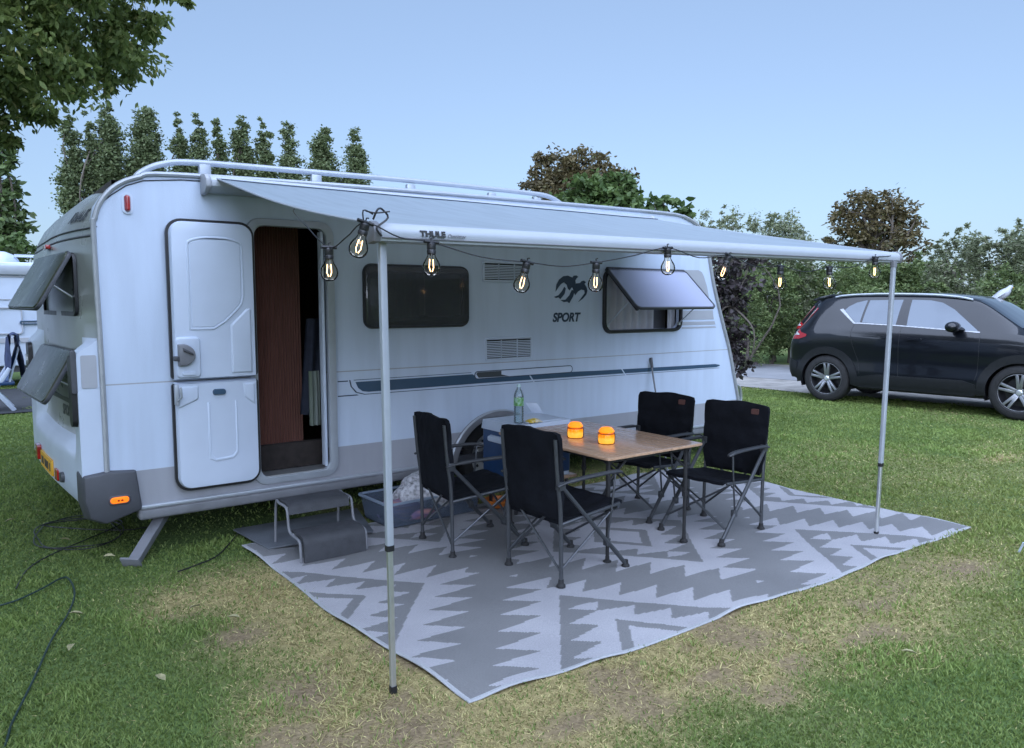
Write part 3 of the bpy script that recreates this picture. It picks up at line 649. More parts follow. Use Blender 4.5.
for i, (x, y, z, ti, ro) in enumerate(bulbs):
    Mx = Matrix.Translation((x, y, z)) @ Matrix.Rotation(ti, 4, 'Y') @ Matrix.Rotation(R(ro), 4, 'X') @ Matrix.Scale(1.1, 4)
    mb = MB(); mb.lathe([(.0,-.036),(.013,-.0345),(.024,-.028),(.031,-.017),(.0335,-.005),(.0315,.008),(.0255,.021),(.019,.031),(.0155,.039),(.0145,.046)], n=20, M=Mx)
    b = SP_(mb, 'bulb', M['bulbglass'], smooth=80)
    mb = MB(); mb.lathe([(.0145,.044),(.0165,.046),(.017,.056),(.015,.060),(.0165,.064),(.0165,.080),(.010,.086),(.0,.087)], n=14, M=Mx)
    mb.tube([Mx @ Vector((-.03,0,.088)), Mx @ Vector((.03,0,.088))], .0075, 6); mb.tube([Mx @ Vector((0,0,.09)), Mx @ Vector((0,.002,.103)), Mx @ Vector((.008,0,.105))], .003, 5)
    SP_(mb, 'socket', M['black'], b)
    mb = MB()
    for k in (-1, 1): mb.tube([Mx @ Vector((k*.007,0,.026)), Mx @ Vector((k*.009,0,-.004)), Mx @ Vector((k*.003,0,-.018))], .0014, 5)
    SP_(mb, 'filament', M['filament'], b)
    mb = MB(); mb.tube([Mx @ Vector((0,0,.045)), Mx @ Vector((0,0,.012))], [.006,.003], 6); SP_(mb, 'glass_stem', M['bulbglass'], b)
    t = Mx @ Vector((0, 0, .088))
    if i > 0:
        p = cord[-1]; sag = .03 if i < 5 else .05
        q = ((p[0]+t.x)/2, (p[1]+t.y)/2, (p[2]+t.z)/2-sag*(.4 if i in (1,5) else 1)*(0.2 if abs(p[2]-t.z) > .08 else .6)); cord.append(q)
    cord.append(tuple(t))
cord += [(5.12,BY+.02,1.93),(5.20,FY,1.955)]
mb = MB(); mb.tube(smooth_path(cord, 5), .0028, 5); SP_(mb, 'cord', M['black'])
mb = MB(); cl = [(1.30,FY-.05,1.93),(1.315,FY-.055,1.965),(1.345,FY-.03,1.975),(1.36,FY-.055,1.94),(1.31,FY-.06,1.90),(1.33,FY-.06,1.87)]
mb.tube(smooth_path(cl, 4), .0042, 5); mb.tube(smooth_path([(1.27,FY-.05,1.96),(1.31,FY-.055,1.955),(1.37,FY-.05,1.965)], 4), .003, 5); mb.tube(smooth_path([(1.26,FY-.06,1.90),(1.255,FY-.06,1.96),(1.30,FY-.05,1.95)], 4), .003, 5)
SP_(mb, 'cord_tie', M['black'])

# ================================================================ RUG
def weave(name, c, d):
    m, nt, N, L, out = newmat(name); p = N.new('ShaderNodeBsdfPrincipled'); L.new(p.outputs[0], out.inputs[0])
    tc = N.new('ShaderNodeTexCoord'); w1 = N.new('ShaderNodeTexWave'); w1.inputs['Scale'].default_value = 38; w1.bands_direction = 'Y'; L.new(tc.outputs['Object'], w1.inputs[0])
    w2 = N.new('ShaderNodeTexWave'); w2.inputs['Scale'].default_value = 30; w2.bands_direction = 'X'; L.new(tc.outputs['Object'], w2.inputs[0])
    no = N.new('ShaderNodeTexNoise'); no.inputs['Scale'].default_value = 1.7; no.inputs['Detail'].default_value = 7; L.new(tc.outputs['Object'], no.inputs[0])
    n2 = N.new('ShaderNodeTexNoise'); n2.inputs['Scale'].default_value = 160; n2.inputs['Detail'].default_value = 2; L.new(tc.outputs['Object'], n2.inputs[0])
    mr = N.new('ShaderNodeMapRange'); mr.inputs[1].default_value = .35; mr.inputs[2].default_value = .7; L.new(no.outputs[0], mr.inputs[0])
    mx = N.new('ShaderNodeMix'); mx.data_type = 'RGBA'; mx.inputs[6].default_value = (*c, 1); mx.inputs[7].default_value = (*d, 1); L.new(mr.outputs[0], mx.inputs[0])
    m2 = N.new('ShaderNodeMix'); m2.data_type = 'RGBA'; m2.blend_type = 'MULTIPLY'; m2.inputs[0].default_value = .45; L.new(mx.outputs[2], m2.inputs[6]); L.new(n2.outputs[0], m2.inputs[7])
    L.new(m2.outputs[2], p.inputs['Base Color']); p.inputs['Roughness'].default_value = .75; p.inputs['Specular IOR Level'].default_value = .3
    mu = N.new('ShaderNodeMath'); mu.operation = 'ADD'; L.new(w1.outputs[1], mu.inputs[0]); L.new(w2.outputs[1], mu.inputs[1])
    b = N.new('ShaderNodeBump'); b.inputs['Strength'].default_value = .35; b.inputs['Distance'].default_value = .003; L.new(mu.outputs[0], b.inputs['Height']); L.new(b.outputs[0], p.inputs['Normal'])
    return m
M['rug_light'] = weave('rug_light', (.455,.45,.475), (.37,.365,.39)); M['rug_grey'] = weave('rug_grey', (.225,.225,.228), (.185,.185,.188)); M['rug_hem'] = weave('rug_hem', (.45,.46,.48), (.36,.37,.38))
NU, NV = 440, 260; LU, LV = 4.2, 2.5
U, V = np.meshgrid((np.arange(NU)+.5)/NU*LU, (np.arange(NV)+.5)/NV*LV, indexing='ij')
a_, b_ = .585, .67; hh = 1/math.hypot(1/a_, 1/b_); lit = np.zeros(U.shape, int); best = np.full(U.shape, 9.); E_ = np.zeros(U.shape)
for cu, cv in ((1.04,0),(3.14,0),(0,1.25),(2.08,1.25),(4.2,1.25),(1.04,2.5),(3.14,2.5)):
    du, dv = np.abs(U-cu), np.abs(V-cv); n_ = (du/a_+dv/b_-1)*hh; e_ = (du*a_-(dv-b_)*b_)/math.hypot(a_, b_)
    k = n_ < best; best = np.where(k, n_, best); E_ = np.where(k, e_, E_)
saw = np.mod(E_-.11, .19)/.19
out_ = (best > 0) & (best < .085+.20*saw)
ins = (-best > .185-.14*np.mod(E_-.025, .18)/.18) & (-best < .262)
cen = -best > .318
lit[out_ | ins | cen] = 1
hem = (U < .022) | (U > LU-.022) | (V < .022) | (V > LV-.022); lit[hem] = 2
c00, c10, c11, c01 = (1.60,2.465), (5.83,2.365), (5.76,4.93), (1.47,5.02)
def rug_pt(u, v):
    x = (1-v)*((1-u)*c00[0]+u*c10[0])+v*((1-u)*c01[0]+u*c11[0]); y = (1-v)*((1-u)*c00[1]+u*c10[1])+v*((1-u)*c01[1]+u*c11[1])
    x = x-.03*np.sin(PI*v)*(1-u)**3+.012*np.sin(11*v)*np.exp(-u*14)
    y = y-.028*np.sin(PI*u)*(1-v)**2+.014*np.sin(17*u+1)*np.exp(-v*10)
    ed = np.exp(-np.minimum(np.minimum(u*LU, (1-u)*LU), np.minimum(v*LV, (1-v)*LV))*7)
    z = .012+.008*np.sin(6*x+3*y)*np.sin(2.5*y-x)+ed*(.010*np.sin(5*x+4*y)+.006*np.sin(13*x-9*y))-.006*ed
    return x, y, np.maximum(z, .004)
Ug, Vg = np.meshgrid(np.arange(NU+1)/NU, np.arange(NV+1)/NV, indexing='ij'); X, Y, Z = rug_pt(Ug, Vg)
RX, RY = 3.65, 3.7
top_v = np.stack([X-RX, Y-RY, Z], -1).reshape(-1, 3); idx = np.arange((NU+1)*(NV+1)).reshape(NU+1, NV+1)
q = np.stack([idx[:-1,:-1], idx[1:,:-1], idx[1:,1:], idx[:-1,1:]], -1).reshape(-1, 4)
bd = np.concatenate([idx[:,0], idx[-1,1:], idx[-2::-1,-1], idx[0,-2:0:-1]]); low = top_v[bd].copy(); low[:,2] -= .006
nb = len(bd); base = len(top_v); sq = np.stack([bd, base+np.arange(nb), base+(np.arange(nb)+1) % nb, np.roll(bd, -1)], -1)
def np_mesh(name, v, quads, mats, mi=None, smooth=True):
    me = bpy.data.meshes.new(name); me.vertices.add(len(v)); me.vertices.foreach_set('co', np.ascontiguousarray(v, dtype=np.float32).ravel())
    k = quads.shape[1]; me.loops.add(quads.size); me.loops.foreach_set('vertex_index', quads.astype(np.int32).ravel())
    me.polygons.add(len(quads)); me.polygons.foreach_set('loop_start', (np.arange(len(quads))*k).astype(np.int32)); me.polygons.foreach_set('loop_total', np.full(len(quads), k, np.int32))
    for m in mats: me.materials.append(m)
    if mi is not None: me.polygons.foreach_set('material_index', mi.astype(np.int32))
    me.update(calc_edges=True); me.validate()
    if smooth: me.shade_smooth()
    o = bpy.data.objects.new(name, me); COL.objects.link(o); return o
rug = np_mesh('rug', np.concatenate([top_v, low]), np.concatenate([q, sq]), [M['rug_grey'], M['rug_light'], M['rug_hem']], np.concatenate([lit.ravel(), np.full(nb, 2)]))
rug.location = (RX, RY, 0); tag(rug, 'grey and white outdoor rug woven with serrated diamonds, spread under the awning', 'rug')

# ================================================================ STEP, MAT, STORAGE BOX
mat_ = MB(); mat_.prism([(1.50,5.36),(1.56,4.80),(2.28,4.74),(2.44,5.36)], XY, .022, .034)
o = mat_.build('ground_mat', pmat('grey_rubber_mat', (.10,.11,.125), .45, var=.45, vscale=5, bump=.2, bscale=60), bevel=.004); tag(o, 'thin grey plastic mat lying under the caravan step', 'mat')
st = thing('step_stool', 'dark grey two tread caravan step with steel tube legs below the open doorway', 'step', (1.86, 4.68, .0))
SS = lambda mb, name, mat, parent=None, **k: mb.build(name, mat, parent or st, world=True, **k)
M['tread'] = pmat('step_rubber', (.04,.042,.048), .62, var=.3, vscale=16, bump=.35, bscale=140)
def tread(x0, x1, y0, y1, z, drop):
    pr = [(y1,z-.03),(y1,z-.006),(y1-.02,z),(y0+.05,z),(y0+.02,z-.008),(y0,z-.03),(y0-.006,z-.055),(y0-.012,z-drop),(y0+.004,z-drop),(y0+.014,z-.055),(y0+.03,z-.03)]
    m_ = MB(); m_.prism(pr, YZ, x0, x1); return m_
SS(tread(1.655,2.065,4.66,4.88,.335,.065), 'tread', M['tread'], smooth=50)
SS(tread(1.665,2.075,4.44,4.66,.175,.16), 'tread', M['tread'], smooth=50)
for x in (1.645, 2.085):
    mb = MB(); mb.tube(smooth_path([(x,4.90,.03),(x,4.87,.30),(x,4.80,.315),(x,4.68,.312),(x,4.655,.26),(x,4.64,.19),(x,4.60,.16),(x,4.47,.15),(x,4.445,.10),(x,4.44,.02)], 4), .009, 8)
    SS(mb, 'leg', M['midgrey'])
mb = MB(); mb.tube([(1.645,4.68,.31),(2.085,4.68,.31)], .009, 6); mb.tube([(1.645,4.6,.155),(2.085,4.6,.155)], .009, 6); SS(mb, 'cross_bar', M['chrome'])
bx = thing('storage_box', 'clear plastic storage box without a lid half under the caravan beside the wheel', 'storage box', (2.8, 4.97, 0))
bx_m = milky('clear_plastic', (.70,.76,.84), (.26,.32,.42), .2)
BXM = Matrix.Translation((2.80,4.98,.018)) @ Matrix.Rotation(R(3), 4, 'Z')
def bxr(x, y, z): return BXM @ Vector((x, y, z))
def tray(k, z0, z1, t, lx=.42, ly=.22):
    o = rrect(-lx, lx, -ly, ly, .05); n = len(o); i = inset(o, t); m_ = MB()
    s0 = .93
    L_ = [[bxr(a*s0, b*s0, z0) for a, b in o], [bxr(a, b, z1) for a, b in o], [bxr(a, b, z1) for a, b in i], [bxr(a*s0, b*s0, z0+t) for a, b in i]]
    m_.add([p for r_ in L_ for p in r_], [(r_*n+j, r_*n+(j+1) % n, (r_+1)*n+(j+1) % n, (r_+1)*n+j) for r_ in range(3) for j in range(n)]+[list(range(n-1,-1,-1)), list(range(3*n, 4*n))]); return m_
tray(0, 0, .175, .004).build('box_shell', bx_m, bx, world=True)
mb = MB(); o = rrect(-.432,.432,-.232,.232,.05); mb.prism(o, lambda a, b, d: bxr(a, b, d), .166, .180, holes=[inset(o, .022)]); mb.build('box_rim', pmat('frosted_rim', (.20,.25,.32), .35), bx, world=True, bevel=.003)
def crumple(name, label, cat, c, r, mat, seed, sq=(1,1,.5)):
    bm = bmesh.new(); bmesh.ops.create_icosphere(bm, subdivisions=4, radius=1); rg = random.Random(seed); ph = [(rg.uniform(2,6), rg.uniform(0,6), Vector((rg.uniform(-1,1),rg.uniform(-1,1),rg.uniform(-1,1))).normalized()) for _ in range(9)]
    for v in bm.verts:
        k = 1+sum(.09*abs(math.sin(f*v.co.dot(d)+p)) for f, p, d in ph)-.25; v.co = Vector((v.co.x*sq[0]*r*k, v.co.y*sq[1]*r*k, max(-sq[2]*r*.7, v.co.z*sq[2]*r*k)))
    me = bpy.data.meshes.new(name); bm.to_mesh(me); bm.free(); me.materials.append(mat); me.shade_smooth(); me.set_sharp_from_angle(angle=R(35))
    o = bpy.data.objects.new(name, me); COL.objects.link(o); o.location = c; tag(o, label, cat); return o
M['print'] = pmat('patterned_cloth', (.46,.46,.49), .85, var=.85, vscale=38, bump=.3, bscale=40)
crumple('patterned_cloth', 'crumpled white and grey patterned cloth heaped on top of the storage box', 'cloth', (2.80,4.96,.165), .17, M['print'], 3, (1.05,.9,.75))
crumple('cloth_bundle', 'purple and orange striped cloth folded inside the clear storage box', 'cloth', (2.66,4.93,.085), .17, pmat('striped_cloth', (.16,.12,.22), .85, var=.9, vscale=6, stretch=(1,1,7), dirt=(.45,.22,.16)), 5, (1.1,.85,.42))
crumple('dark_bag', 'dark folded bag lying in the right half of the storage box', 'bag', (3.05,5.0,.11), .15, M['darkcoat'], 9, (.95,.95,.65))
# ================================================================ CHAIRS
M['chair_cloth'] = pmat('black_chair_canvas', (.007,.008,.0115), .85, spec=.14, var=.5, vscale=9, bump=.55, bscale=22)
M['chair_tube'] = pmat('gunmetal_tube', (.075,.08,.088), .38, metal=.55, var=.2, vscale=20)
M['patch'] = pmat('brown_leather_patch', (.09,.035,.028), .6, var=.3, vscale=60)
M['armrest'] = pmat('armrest_plastic', (.03,.032,.036), .5, var=.2, vscale=20)
def make_chair():
    c = thing('folding_armchair', 'chair', 'chair', (0,0,0), 'black folding armchairs round the camping table')
    H_ = .235
    # local x = forward, y = left
    for s in (-1, 1):
        y = s*H_
        mb = MB(); mb.tube(smooth_path([(-.255,y,.02),(-.262,y,.42),(-.285,y*1.0,.62),(-.305,y*1.0,.85)], 3), .0125, 8); l = mb.build('leg', M['chair_tube'], c)
        mb = MB(); mb.lathe([(.0,0),(.027,0),(.026,.012),(.017,.022),(.015,.045),(0,.045)], (-.255,y,.0), 10); mb.build('foot', M['rubber'], l)
        mb = MB(); mb.tube([(.275,y*1.03,.02),(-.265,y*1.03,.585)], .0135, 8); l = mb.build('leg', M['chair_tube'], c)
        mb = MB(); mb.lathe([(.0,0),(.027,0),(.026,.012),(.017,.022),(.015,.045),(0,.045)], (.275,y*1.03,0), 10); mb.build('foot', M['rubber'], l)
        mb = MB(); mb.tube(smooth_path([(-.30,y*1.06,.588),(-.2,y*1.08,.605),(.0,y*1.09,.612),(.16,y*1.08,.61),(.225,y*1.05,.595)], 4), [.012]*4+[.02]*10+[.019,.016,.012], 8, flat=.62); mb.build('armrest', M['armrest'], c)
        mb = MB(); mb.tube([(.17,y*1.05,.60),(.155,y*1.04,.45),(.115,y*1.02,.20)], .0075, 6); mb.tube([(-.26,y,.36),(.22,y,.405)], .011, 8); mb.box(.10,.13,y*1.0-.018,y*1.0+.018,.165,.21); mb.box(-.285,-.24,y-.02,y+.02,.56,.61); mb.build('side_rail', M['chair_tube'], c, bevel=.003)
        mb = MB(); mb.tube([(-.258,y,.10),(.16,y,.38)], .0065, 6); mb.build('brace', M['chair_tube'], c)
    mb = MB(); mb.tube([(-.262,-H_,.09),(-.27,H_,.50)], .008, 6); mb.tube([(-.255,H_,.09),(-.263,-H_,.50)], .008, 6); mb.build('brace', M['chair_tube'], c)
    mb = MB(); mb.tube([(.215,-H_,.10),(.20,H_,.385)], .008, 6); mb.tube([(.225,H_,.10),(.21,-H_,.385)], .008, 6); mb.build('brace', M['chair_tube'], c)
    # seat sling
    mb = MB(); us = [i/12 for i in range(13)]; ws = [i/12 for i in range(13)]
    def seat(u, w, d):
        x = -.25+.50*u; y = (w-.5)*2*(H_-.008); z = .375+.055*u-.035*math.sin(PI*w)*math.sin(PI*min(1,u*1.1))**.6+.006*math.sin(20*w)*math.sin(9*u)
        if u > .93: z -= .012
        return (x, y, z-d)
    mb.grid(lambda u, w: seat(u, w, 0), us, ws); mb.grid(lambda u, w: seat(u, w, .022), us, ws)
    k = 13
    for A in ([i for i in range(k)], [i*k for i in range(k)], [12*k+i for i in range(k)], [i*k+12 for i in range(k)]):
        for a, b in zip(A, A[1:]): mb.f.append([a, b, b+k*k, a+k*k]); mb.m.append(0)
    mb.build('seat', M['chair_cloth'], c, smooth=50)
    # padded back
    mb = MB(); us = [i/18 for i in range(19)]; ws = [i/14 for i in range(15)]
    def back(u, w, sgn):
        z = .385+.505*u; xb = -.255-.012*max(0,(u-.06)/.94)-.022*max(0, (u-.35)/.65)
        hw = (H_+.006)*(1+.07*u); 
        if u < .22: hw *= .88+.12*(u/.22)
        ry = (w-.5)*2; rc = max(0, (u-.93)/.07)
        y = ry*hw*(1-.05*rc*rc)
        zz = z-.016*abs(ry)**9*(u > .5)*u+.006*math.sin(5*ry+1)*(u > .9)
        belly = .015*(1-ry**4)*(1-abs(2*u-1)**6)**.5
        q1 = -.016*math.exp(-((u-.64-.05*ry*ry)/.022)**2)-.011*math.exp(-((u-.33+.03*ry)/.025)**2)+.005*math.sin(7*u+3*ry)*math.sin(4*ry+9*u)-.006*math.exp(-((abs(ry)-.9)/.04)**2)
        x = xb+.012*(1-ry*ry)*-1+sgn*(belly+.012+q1*(1 if sgn > 0 else .5))+.003*math.sin(31*w+17*u)
        return (x, y, zz)
    mb.grid(lambda u, w: back(u, w, 1), us, ws); mb.grid(lambda u, w: back(u, w, -1), us, ws)
    a_n, b_n = 19, 15; o2 = a_n*b_n
    for A in ([i for i in range(b_n)], [(a_n-1)*b_n+i for i in range(b_n)], [i*b_n for i in range(a_n)], [i*b_n+b_n-1 for i in range(a_n)]):
        for a, b in zip(A, A[1:]): mb.f.append([a, b, b+o2, a+o2]); mb.m.append(0)
    bk = mb.build('backrest', M['chair_cloth'], c, smooth=70)
    x0, _, _ = back(.90, .82, 1)
    mb = MB(); mb.prism(rrect(.128,.182,.815,.852,.006), lambda a, b, d: (d-(b-.82)*.05, a, b), x0+.010, x0-.012); mb.build('leather_patch', M['patch'], bk)
    # side sleeves of the back
    return c
chair = make_chair()
seats = [(2.735,4.19,-6,'black folding armchair with its back to us beside the clear storage box'),
         (2.935,3.45,3,'black folding armchair with its back to us at the near left side of the table'),
         (4.245,4.06,189,'black folding armchair facing us on the far side of the table, backed by the caravan'),
         (4.265,3.41,187,'black folding armchair facing us at the right of the table, backed by the lawn')]
for i, (x, y, a, lab) in enumerate(seats):
    o = chair if i == 0 else copy_tree(chair)
    o.location = (x, y, .012); o.rotation_euler = (0, 0, R(a)); o['label'] = lab
# ================================================================ TABLE AND WHAT STANDS ABOUT IT
tb = thing('camping_table', 'low camping table with a brown wooden top and thin black folding legs', 'table', (3.555,3.85,0))
M['wood'] = pmat('brown_bamboo', (.50,.315,.20), .26, var=.38, vscale=3.2, stretch=(14,.9,4), coat=.25)
TX0,TX1,TY0,TY1,TZ = 3.12,3.985,3.275,4.43,.685
TBm = lambda mb, name, mat, parent=None, **k: mb.build(name, mat, parent or tb, world=True, **k)
mb = MB(); mb.prism(rrect(TX0,TX1,TY0,TY1,.022,4), XY, TZ-.016, TZ); TBm(mb, 'tabletop', M['wood'], bevel=.003)
mb = MB(); mb.box(TX0+.05,TX1-.05,TY0+.07,TY0+.09,TZ-.05,TZ-.017); mb.box(TX0+.05,TX1-.05,TY1-.09,TY1-.07,TZ-.05,TZ-.017); mb.box(TX0+.06,TX0+.08,TY0+.09,TY1-.09,TZ-.045,TZ-.017); mb.box(TX1-.08,TX1-.06,TY0+.09,TY1-.09,TZ-.045,TZ-.017); TBm(mb, 'frame', M['black'], bevel=.003)
for x in (3.185,3.89):
    for y in (3.345,4.36):
        mb = MB(); mb.tube([(x,y,.03),(x,y,.36)], .0115, 8); mb.tube([(x,y,.32),(x,y,TZ-.03)], .0145, 8); mb.tube([(x,y,.325),(x,y,.36)], .019, 8); l = TBm(mb, 'leg', M['rubber'])
        mb = MB(); mb.lathe([(0,0),(.028,0),(.026,.012),(.014,.02),(.013,.04),(0,.04)], (x,y,.012), 10); TBm(mb, 'foot', M['rubber'], l)
        s = -1 if x > 3.5 else 1
        mb = MB(); mb.tube([(x,y,.52),(x+s*.16,y,TZ-.04)], .007, 6); TBm(mb, 'brace', M['rubber'], l)
# candle jars
def glow(name, stops, s):
    m, nt, N, L, out = newmat(name); p = N.new('ShaderNodeBsdfPrincipled'); L.new(p.outputs[0], out.inputs[0]); tc = N.new('ShaderNodeTexCoord'); sp = N.new('ShaderNodeSeparateXYZ'); L.new(tc.outputs['Object'], sp.inputs[0])
    mr = N.new('ShaderNodeMapRange'); mr.inputs[2].default_value = .09; L.new(sp.outputs[2], mr.inputs[0]); no = N.new('ShaderNodeTexNoise'); no.inputs['Scale'].default_value = 60; L.new(tc.outputs['Object'], no.inputs[0])
    ad = N.new('ShaderNodeMath'); ad.operation = 'MULTIPLY_ADD'; ad.inputs[1].default_value = .22; L.new(no.outputs[0], ad.inputs[0]); L.new(mr.outputs[0], ad.inputs[2])
    rp = N.new('ShaderNodeValToRGB'); L.new(ad.outputs[0], rp.inputs[0]); e = rp.color_ramp.elements
    e[0].position, e[0].color = stops[0][0], (*stops[0][1], 1); e[1].position, e[1].color = stops[-1][0], (*stops[-1][1], 1)
    for a, c in stops[1:-1]: k = e.new(a); k.color = (*c, 1)
    L.new(rp.outputs[0], p.inputs['Base Color']); L.new(rp.outputs[0], p.inputs['Emission Color']); p.inputs['Emission Strength'].default_value = s; p.inputs['Roughness'].default_value = .15
    return m
M['wax'] = glow('lit_amber_wax', [(.0,(.55,.20,.03)),(.18,(1.,.50,.10)),(.45,(1.,.52,.12)),(.62,(.95,.28,.015)),(1.,(.85,.22,.01))], .32)
M['amberglass'] = glassmat('amber_glass', (1.,.80,.42), .8, .04, 1.45)
def candle(lab, x, y):
    c = thing('candle_jar', lab, 'candle', (x, y, TZ+.001), 'lit amber candle jars on the table'); c.scale = (1.28, 1.28, 1.12)
    mb = MB(); mb.lathe([(0,.004),(.038,.004),(.041,.012),(.041,.05),(.037,.058),(.0,.055)], n=24); mb.build('wax', M['wax'], c, smooth=60)
    mb = MB(); mb.lathe([(0,.0),(.041,.0),(.0455,.006),(.0455,.056),(.042,.066),(.0385,.070),(.0385,.078)], n=24); mb.build('jar', M['amberglass'], c, smooth=60)
    mb = MB(); mb.lathe([(.0,.068),(.036,.068),(.041,.071),(.041,.079),(.036,.083),(.034,.09),(.026,.097),(.012,.100),(.0,.1005)], n=24); mb.build('lid', M['wax'], c, smooth=50)
    mb = MB(); mb.lathe([(.0385,.058),(.0465,.06),(.0465,.064),(.0385,.066)], n=24); mb.build('rim', pmat('brown_amber_rim', (.22,.09,.02), .2, coat=.5), c)
candle('lit amber candle jar on the table, the farther one beside the cooler', 3.425, 3.93); candle('lit amber candle jar on the table, the one nearer the front corner', 3.445, 3.64)
# cooler on its low stand
cx0,cx1,cy0,cy1 = 3.29,3.88,4.47,4.92
sd = thing('cooler_stand', 'low brown wooden stool standing under the blue cooler', 'stool', ((cx0+cx1)/2,(cy0+cy1)/2,0))
mb = MB(); mb.box(cx0+.02,cx1+.03,cy0-.005,cy1-.02,.245,.268); mb.build('stool_top', M['wood'], sd, world=True, bevel=.004)
for x in (cx0+.06,cx1-.03):
    for y in (cy0+.05,cy1-.07): MB().tube([(x,y,.012),(x,y,.25)], .014, 8).build('leg', M['black'], sd, world=True)
M['blue'] = pmat('navy_cooler_plastic', (.012,.045,.125), .38, var=.2, vscale=6, bump=.06, bscale=120)
co = thing('cooler_box', 'navy blue cooler box with a white lid on a low stool behind the table', 'cooler', ((cx0+cx1)/2,(cy0+cy1)/2,.27))
CO = lambda mb, name, mat, parent=None, **k: mb.build(name, mat, parent or co, world=True, **k)
mb = MB(); o = rrect(cx0+.012,cx1-.012,cy0+.012,cy1-.012,.035); mb.prism(o, XY, .30, .635); CO(mb, 'body', M['blue'], bevel=.008)
mb = MB(); mb.prism(rrect(cx0+.015,cx1-.015,cy0+.015,cy1-.015,.035), XY, .270, .301); CO(mb, 'base', M['white'], bevel=.006)
mb = MB(); mb.prism(rrect(cx0,cx1,cy0,cy1,.04), XY, .637, .705, chamfer=.012); ld = CO(mb, 'lid', M['white'], bevel=.008, seg=3)
mb = MB(); mb.prism(rrect(cx0+.05,cx1-.05,cy0+.05,cy1-.05,.03), XY, .705, .711, chamfer=.006); CO(mb, 'lid_panel', M['white'], ld)
mb = MB(); mb.prism(rrect(4.58,4.80,.545,.60,.025), YZ, cx0+.013, cx0-.012, chamfer=.008); CO(mb, 'handle', M['white'], bevel=.005)
mb = MB(); mb.prism(rrect(4.58,4.80,.545,.60,.025), YZ, cx1-.013, cx1+.012, chamfer=.008); CO(mb, 'handle', M['white'], bevel=.005)
# water bottle
bt = thing('water_bottle', 'clear plastic water bottle with a green label standing on the cooler lid', 'bottle', (3.385,4.53,.712))
M['pet'] = milky('bottle_plastic', (.86,.93,.95), (.45,.55,.6), .22)
pr = [(0,.0),(.03,.0),(.037,.008)]; z = .02
while z < .13: pr += [(.0375,z),(.0352,z+.009)]; z += .018
pr += [(.0375,.135),(.0375,.2),(.035,.218),(.026,.245),(.016,.262),(.0135,.268),(.0135,.278)]
MB().lathe(pr, n=24).build('bottle_body', M['pet'], bt, smooth=60)
MB().lathe([(.0382,.135),(.0383,.137),(.0383,.196),(.0382,.198)], n=24).build('bottle_label', pmat('green_label', (.10,.30,.07), .4, var=.9, vscale=34, dirt=(.42,.62,.60)), bt)
MB().lathe([(.0,.296),(.014,.296),(.0155,.293),(.0155,.276),(.0,.275)], n=16).build('cap', pmat('pale_cap', (.45,.62,.66), .4), bt)
MB().lathe([(0,.003),(.033,.004),(.034,.012),(.034,.125),(0,.125)], n=20).build('water', glassmat('water', (.82,.90,.92), .6, .0, 1.2), bt, smooth=60)
# packet and papers on the lid
pk = thing('snack_packet', 'small yellow and white packet lying on the front edge of the cooler lid', 'packet', (3.50,4.50,.712))
mb = MB(); mb.grid(lambda u, v: ((u-.5)*.13, (v-.5)*.07, .004+.026*math.sin(PI*u)**.5*math.sin(PI*v)**.5+.004*math.sin(19*u+7*v)), [i/12 for i in range(13)], [i/8 for i in range(9)]); mb.build('packet_body', pmat('packet_foil', (.60,.42,.03), .3, var=.8, vscale=25, dirt=(.6,.62,.65)), pk)
MB().box(-.075,-.06,-.03,.03,.002,.008).build('packet_end', M['white'], pk)
o = MB().prism([(3.42,4.48),(3.56,4.475),(3.575,4.535),(3.43,4.545)], XY, .7115, .7135).build('paper_sheet', M['white']); tag(o, 'white paper sheet lying flat on the cooler lid by the bottle', 'paper')
# small flap standing open at the cooler's rear corner
rv = Vector((.806, -.591, 0)); mb = MB(); q0, q1 = Vector((3.80, 4.90, .708)), Vector((3.875, 4.845, .708)); up_ = Vector((0, 0, .085))-rv*.055; th_ = Vector((.006, .009, .003))
vs_ = [q0, q1, q1+up_, q0+up_]; mb.add(vs_+[v+th_ for v in vs_], [(0,1,2,3),(7,6,5,4),(0,4,5,1),(1,5,6,2),(2,6,7,3),(3,7,4,0)]); CO(mb, 'lid_flap', M['white'], ld, bevel=.002)
# awning crank rod
cr = thing('crank_rod', 'thin grey crank rod with a dark grip leaning against the caravan side', 'crank rod', (5.42,4.9,0))
MB().tube([(5.40,4.86,.02),(5.485,5.17,1.0)], .008, 8).build('rod', M['midgrey'], cr, world=True)
MB().tube([(5.482,5.16,.98),(5.492,5.185,1.075)], .014, 8).build('grip', M['dkgrey'], cr, world=True)
# small pumpkin coloured thing by the box, white cap by the stool
pt = thing('orange_bowl', 'small orange plastic bowl on the rug under the chair beside the storage box', 'bowl', (3.36,4.78,.02))
MB().lathe([(0,0),(.05,0),(.085,.03),(.10,.065),(.095,.065),(.08,.034),(.0,.012)], n=20).build('bowl_body', pmat('orange_plastic', (.55,.16,.03), .4, var=.3), pt)
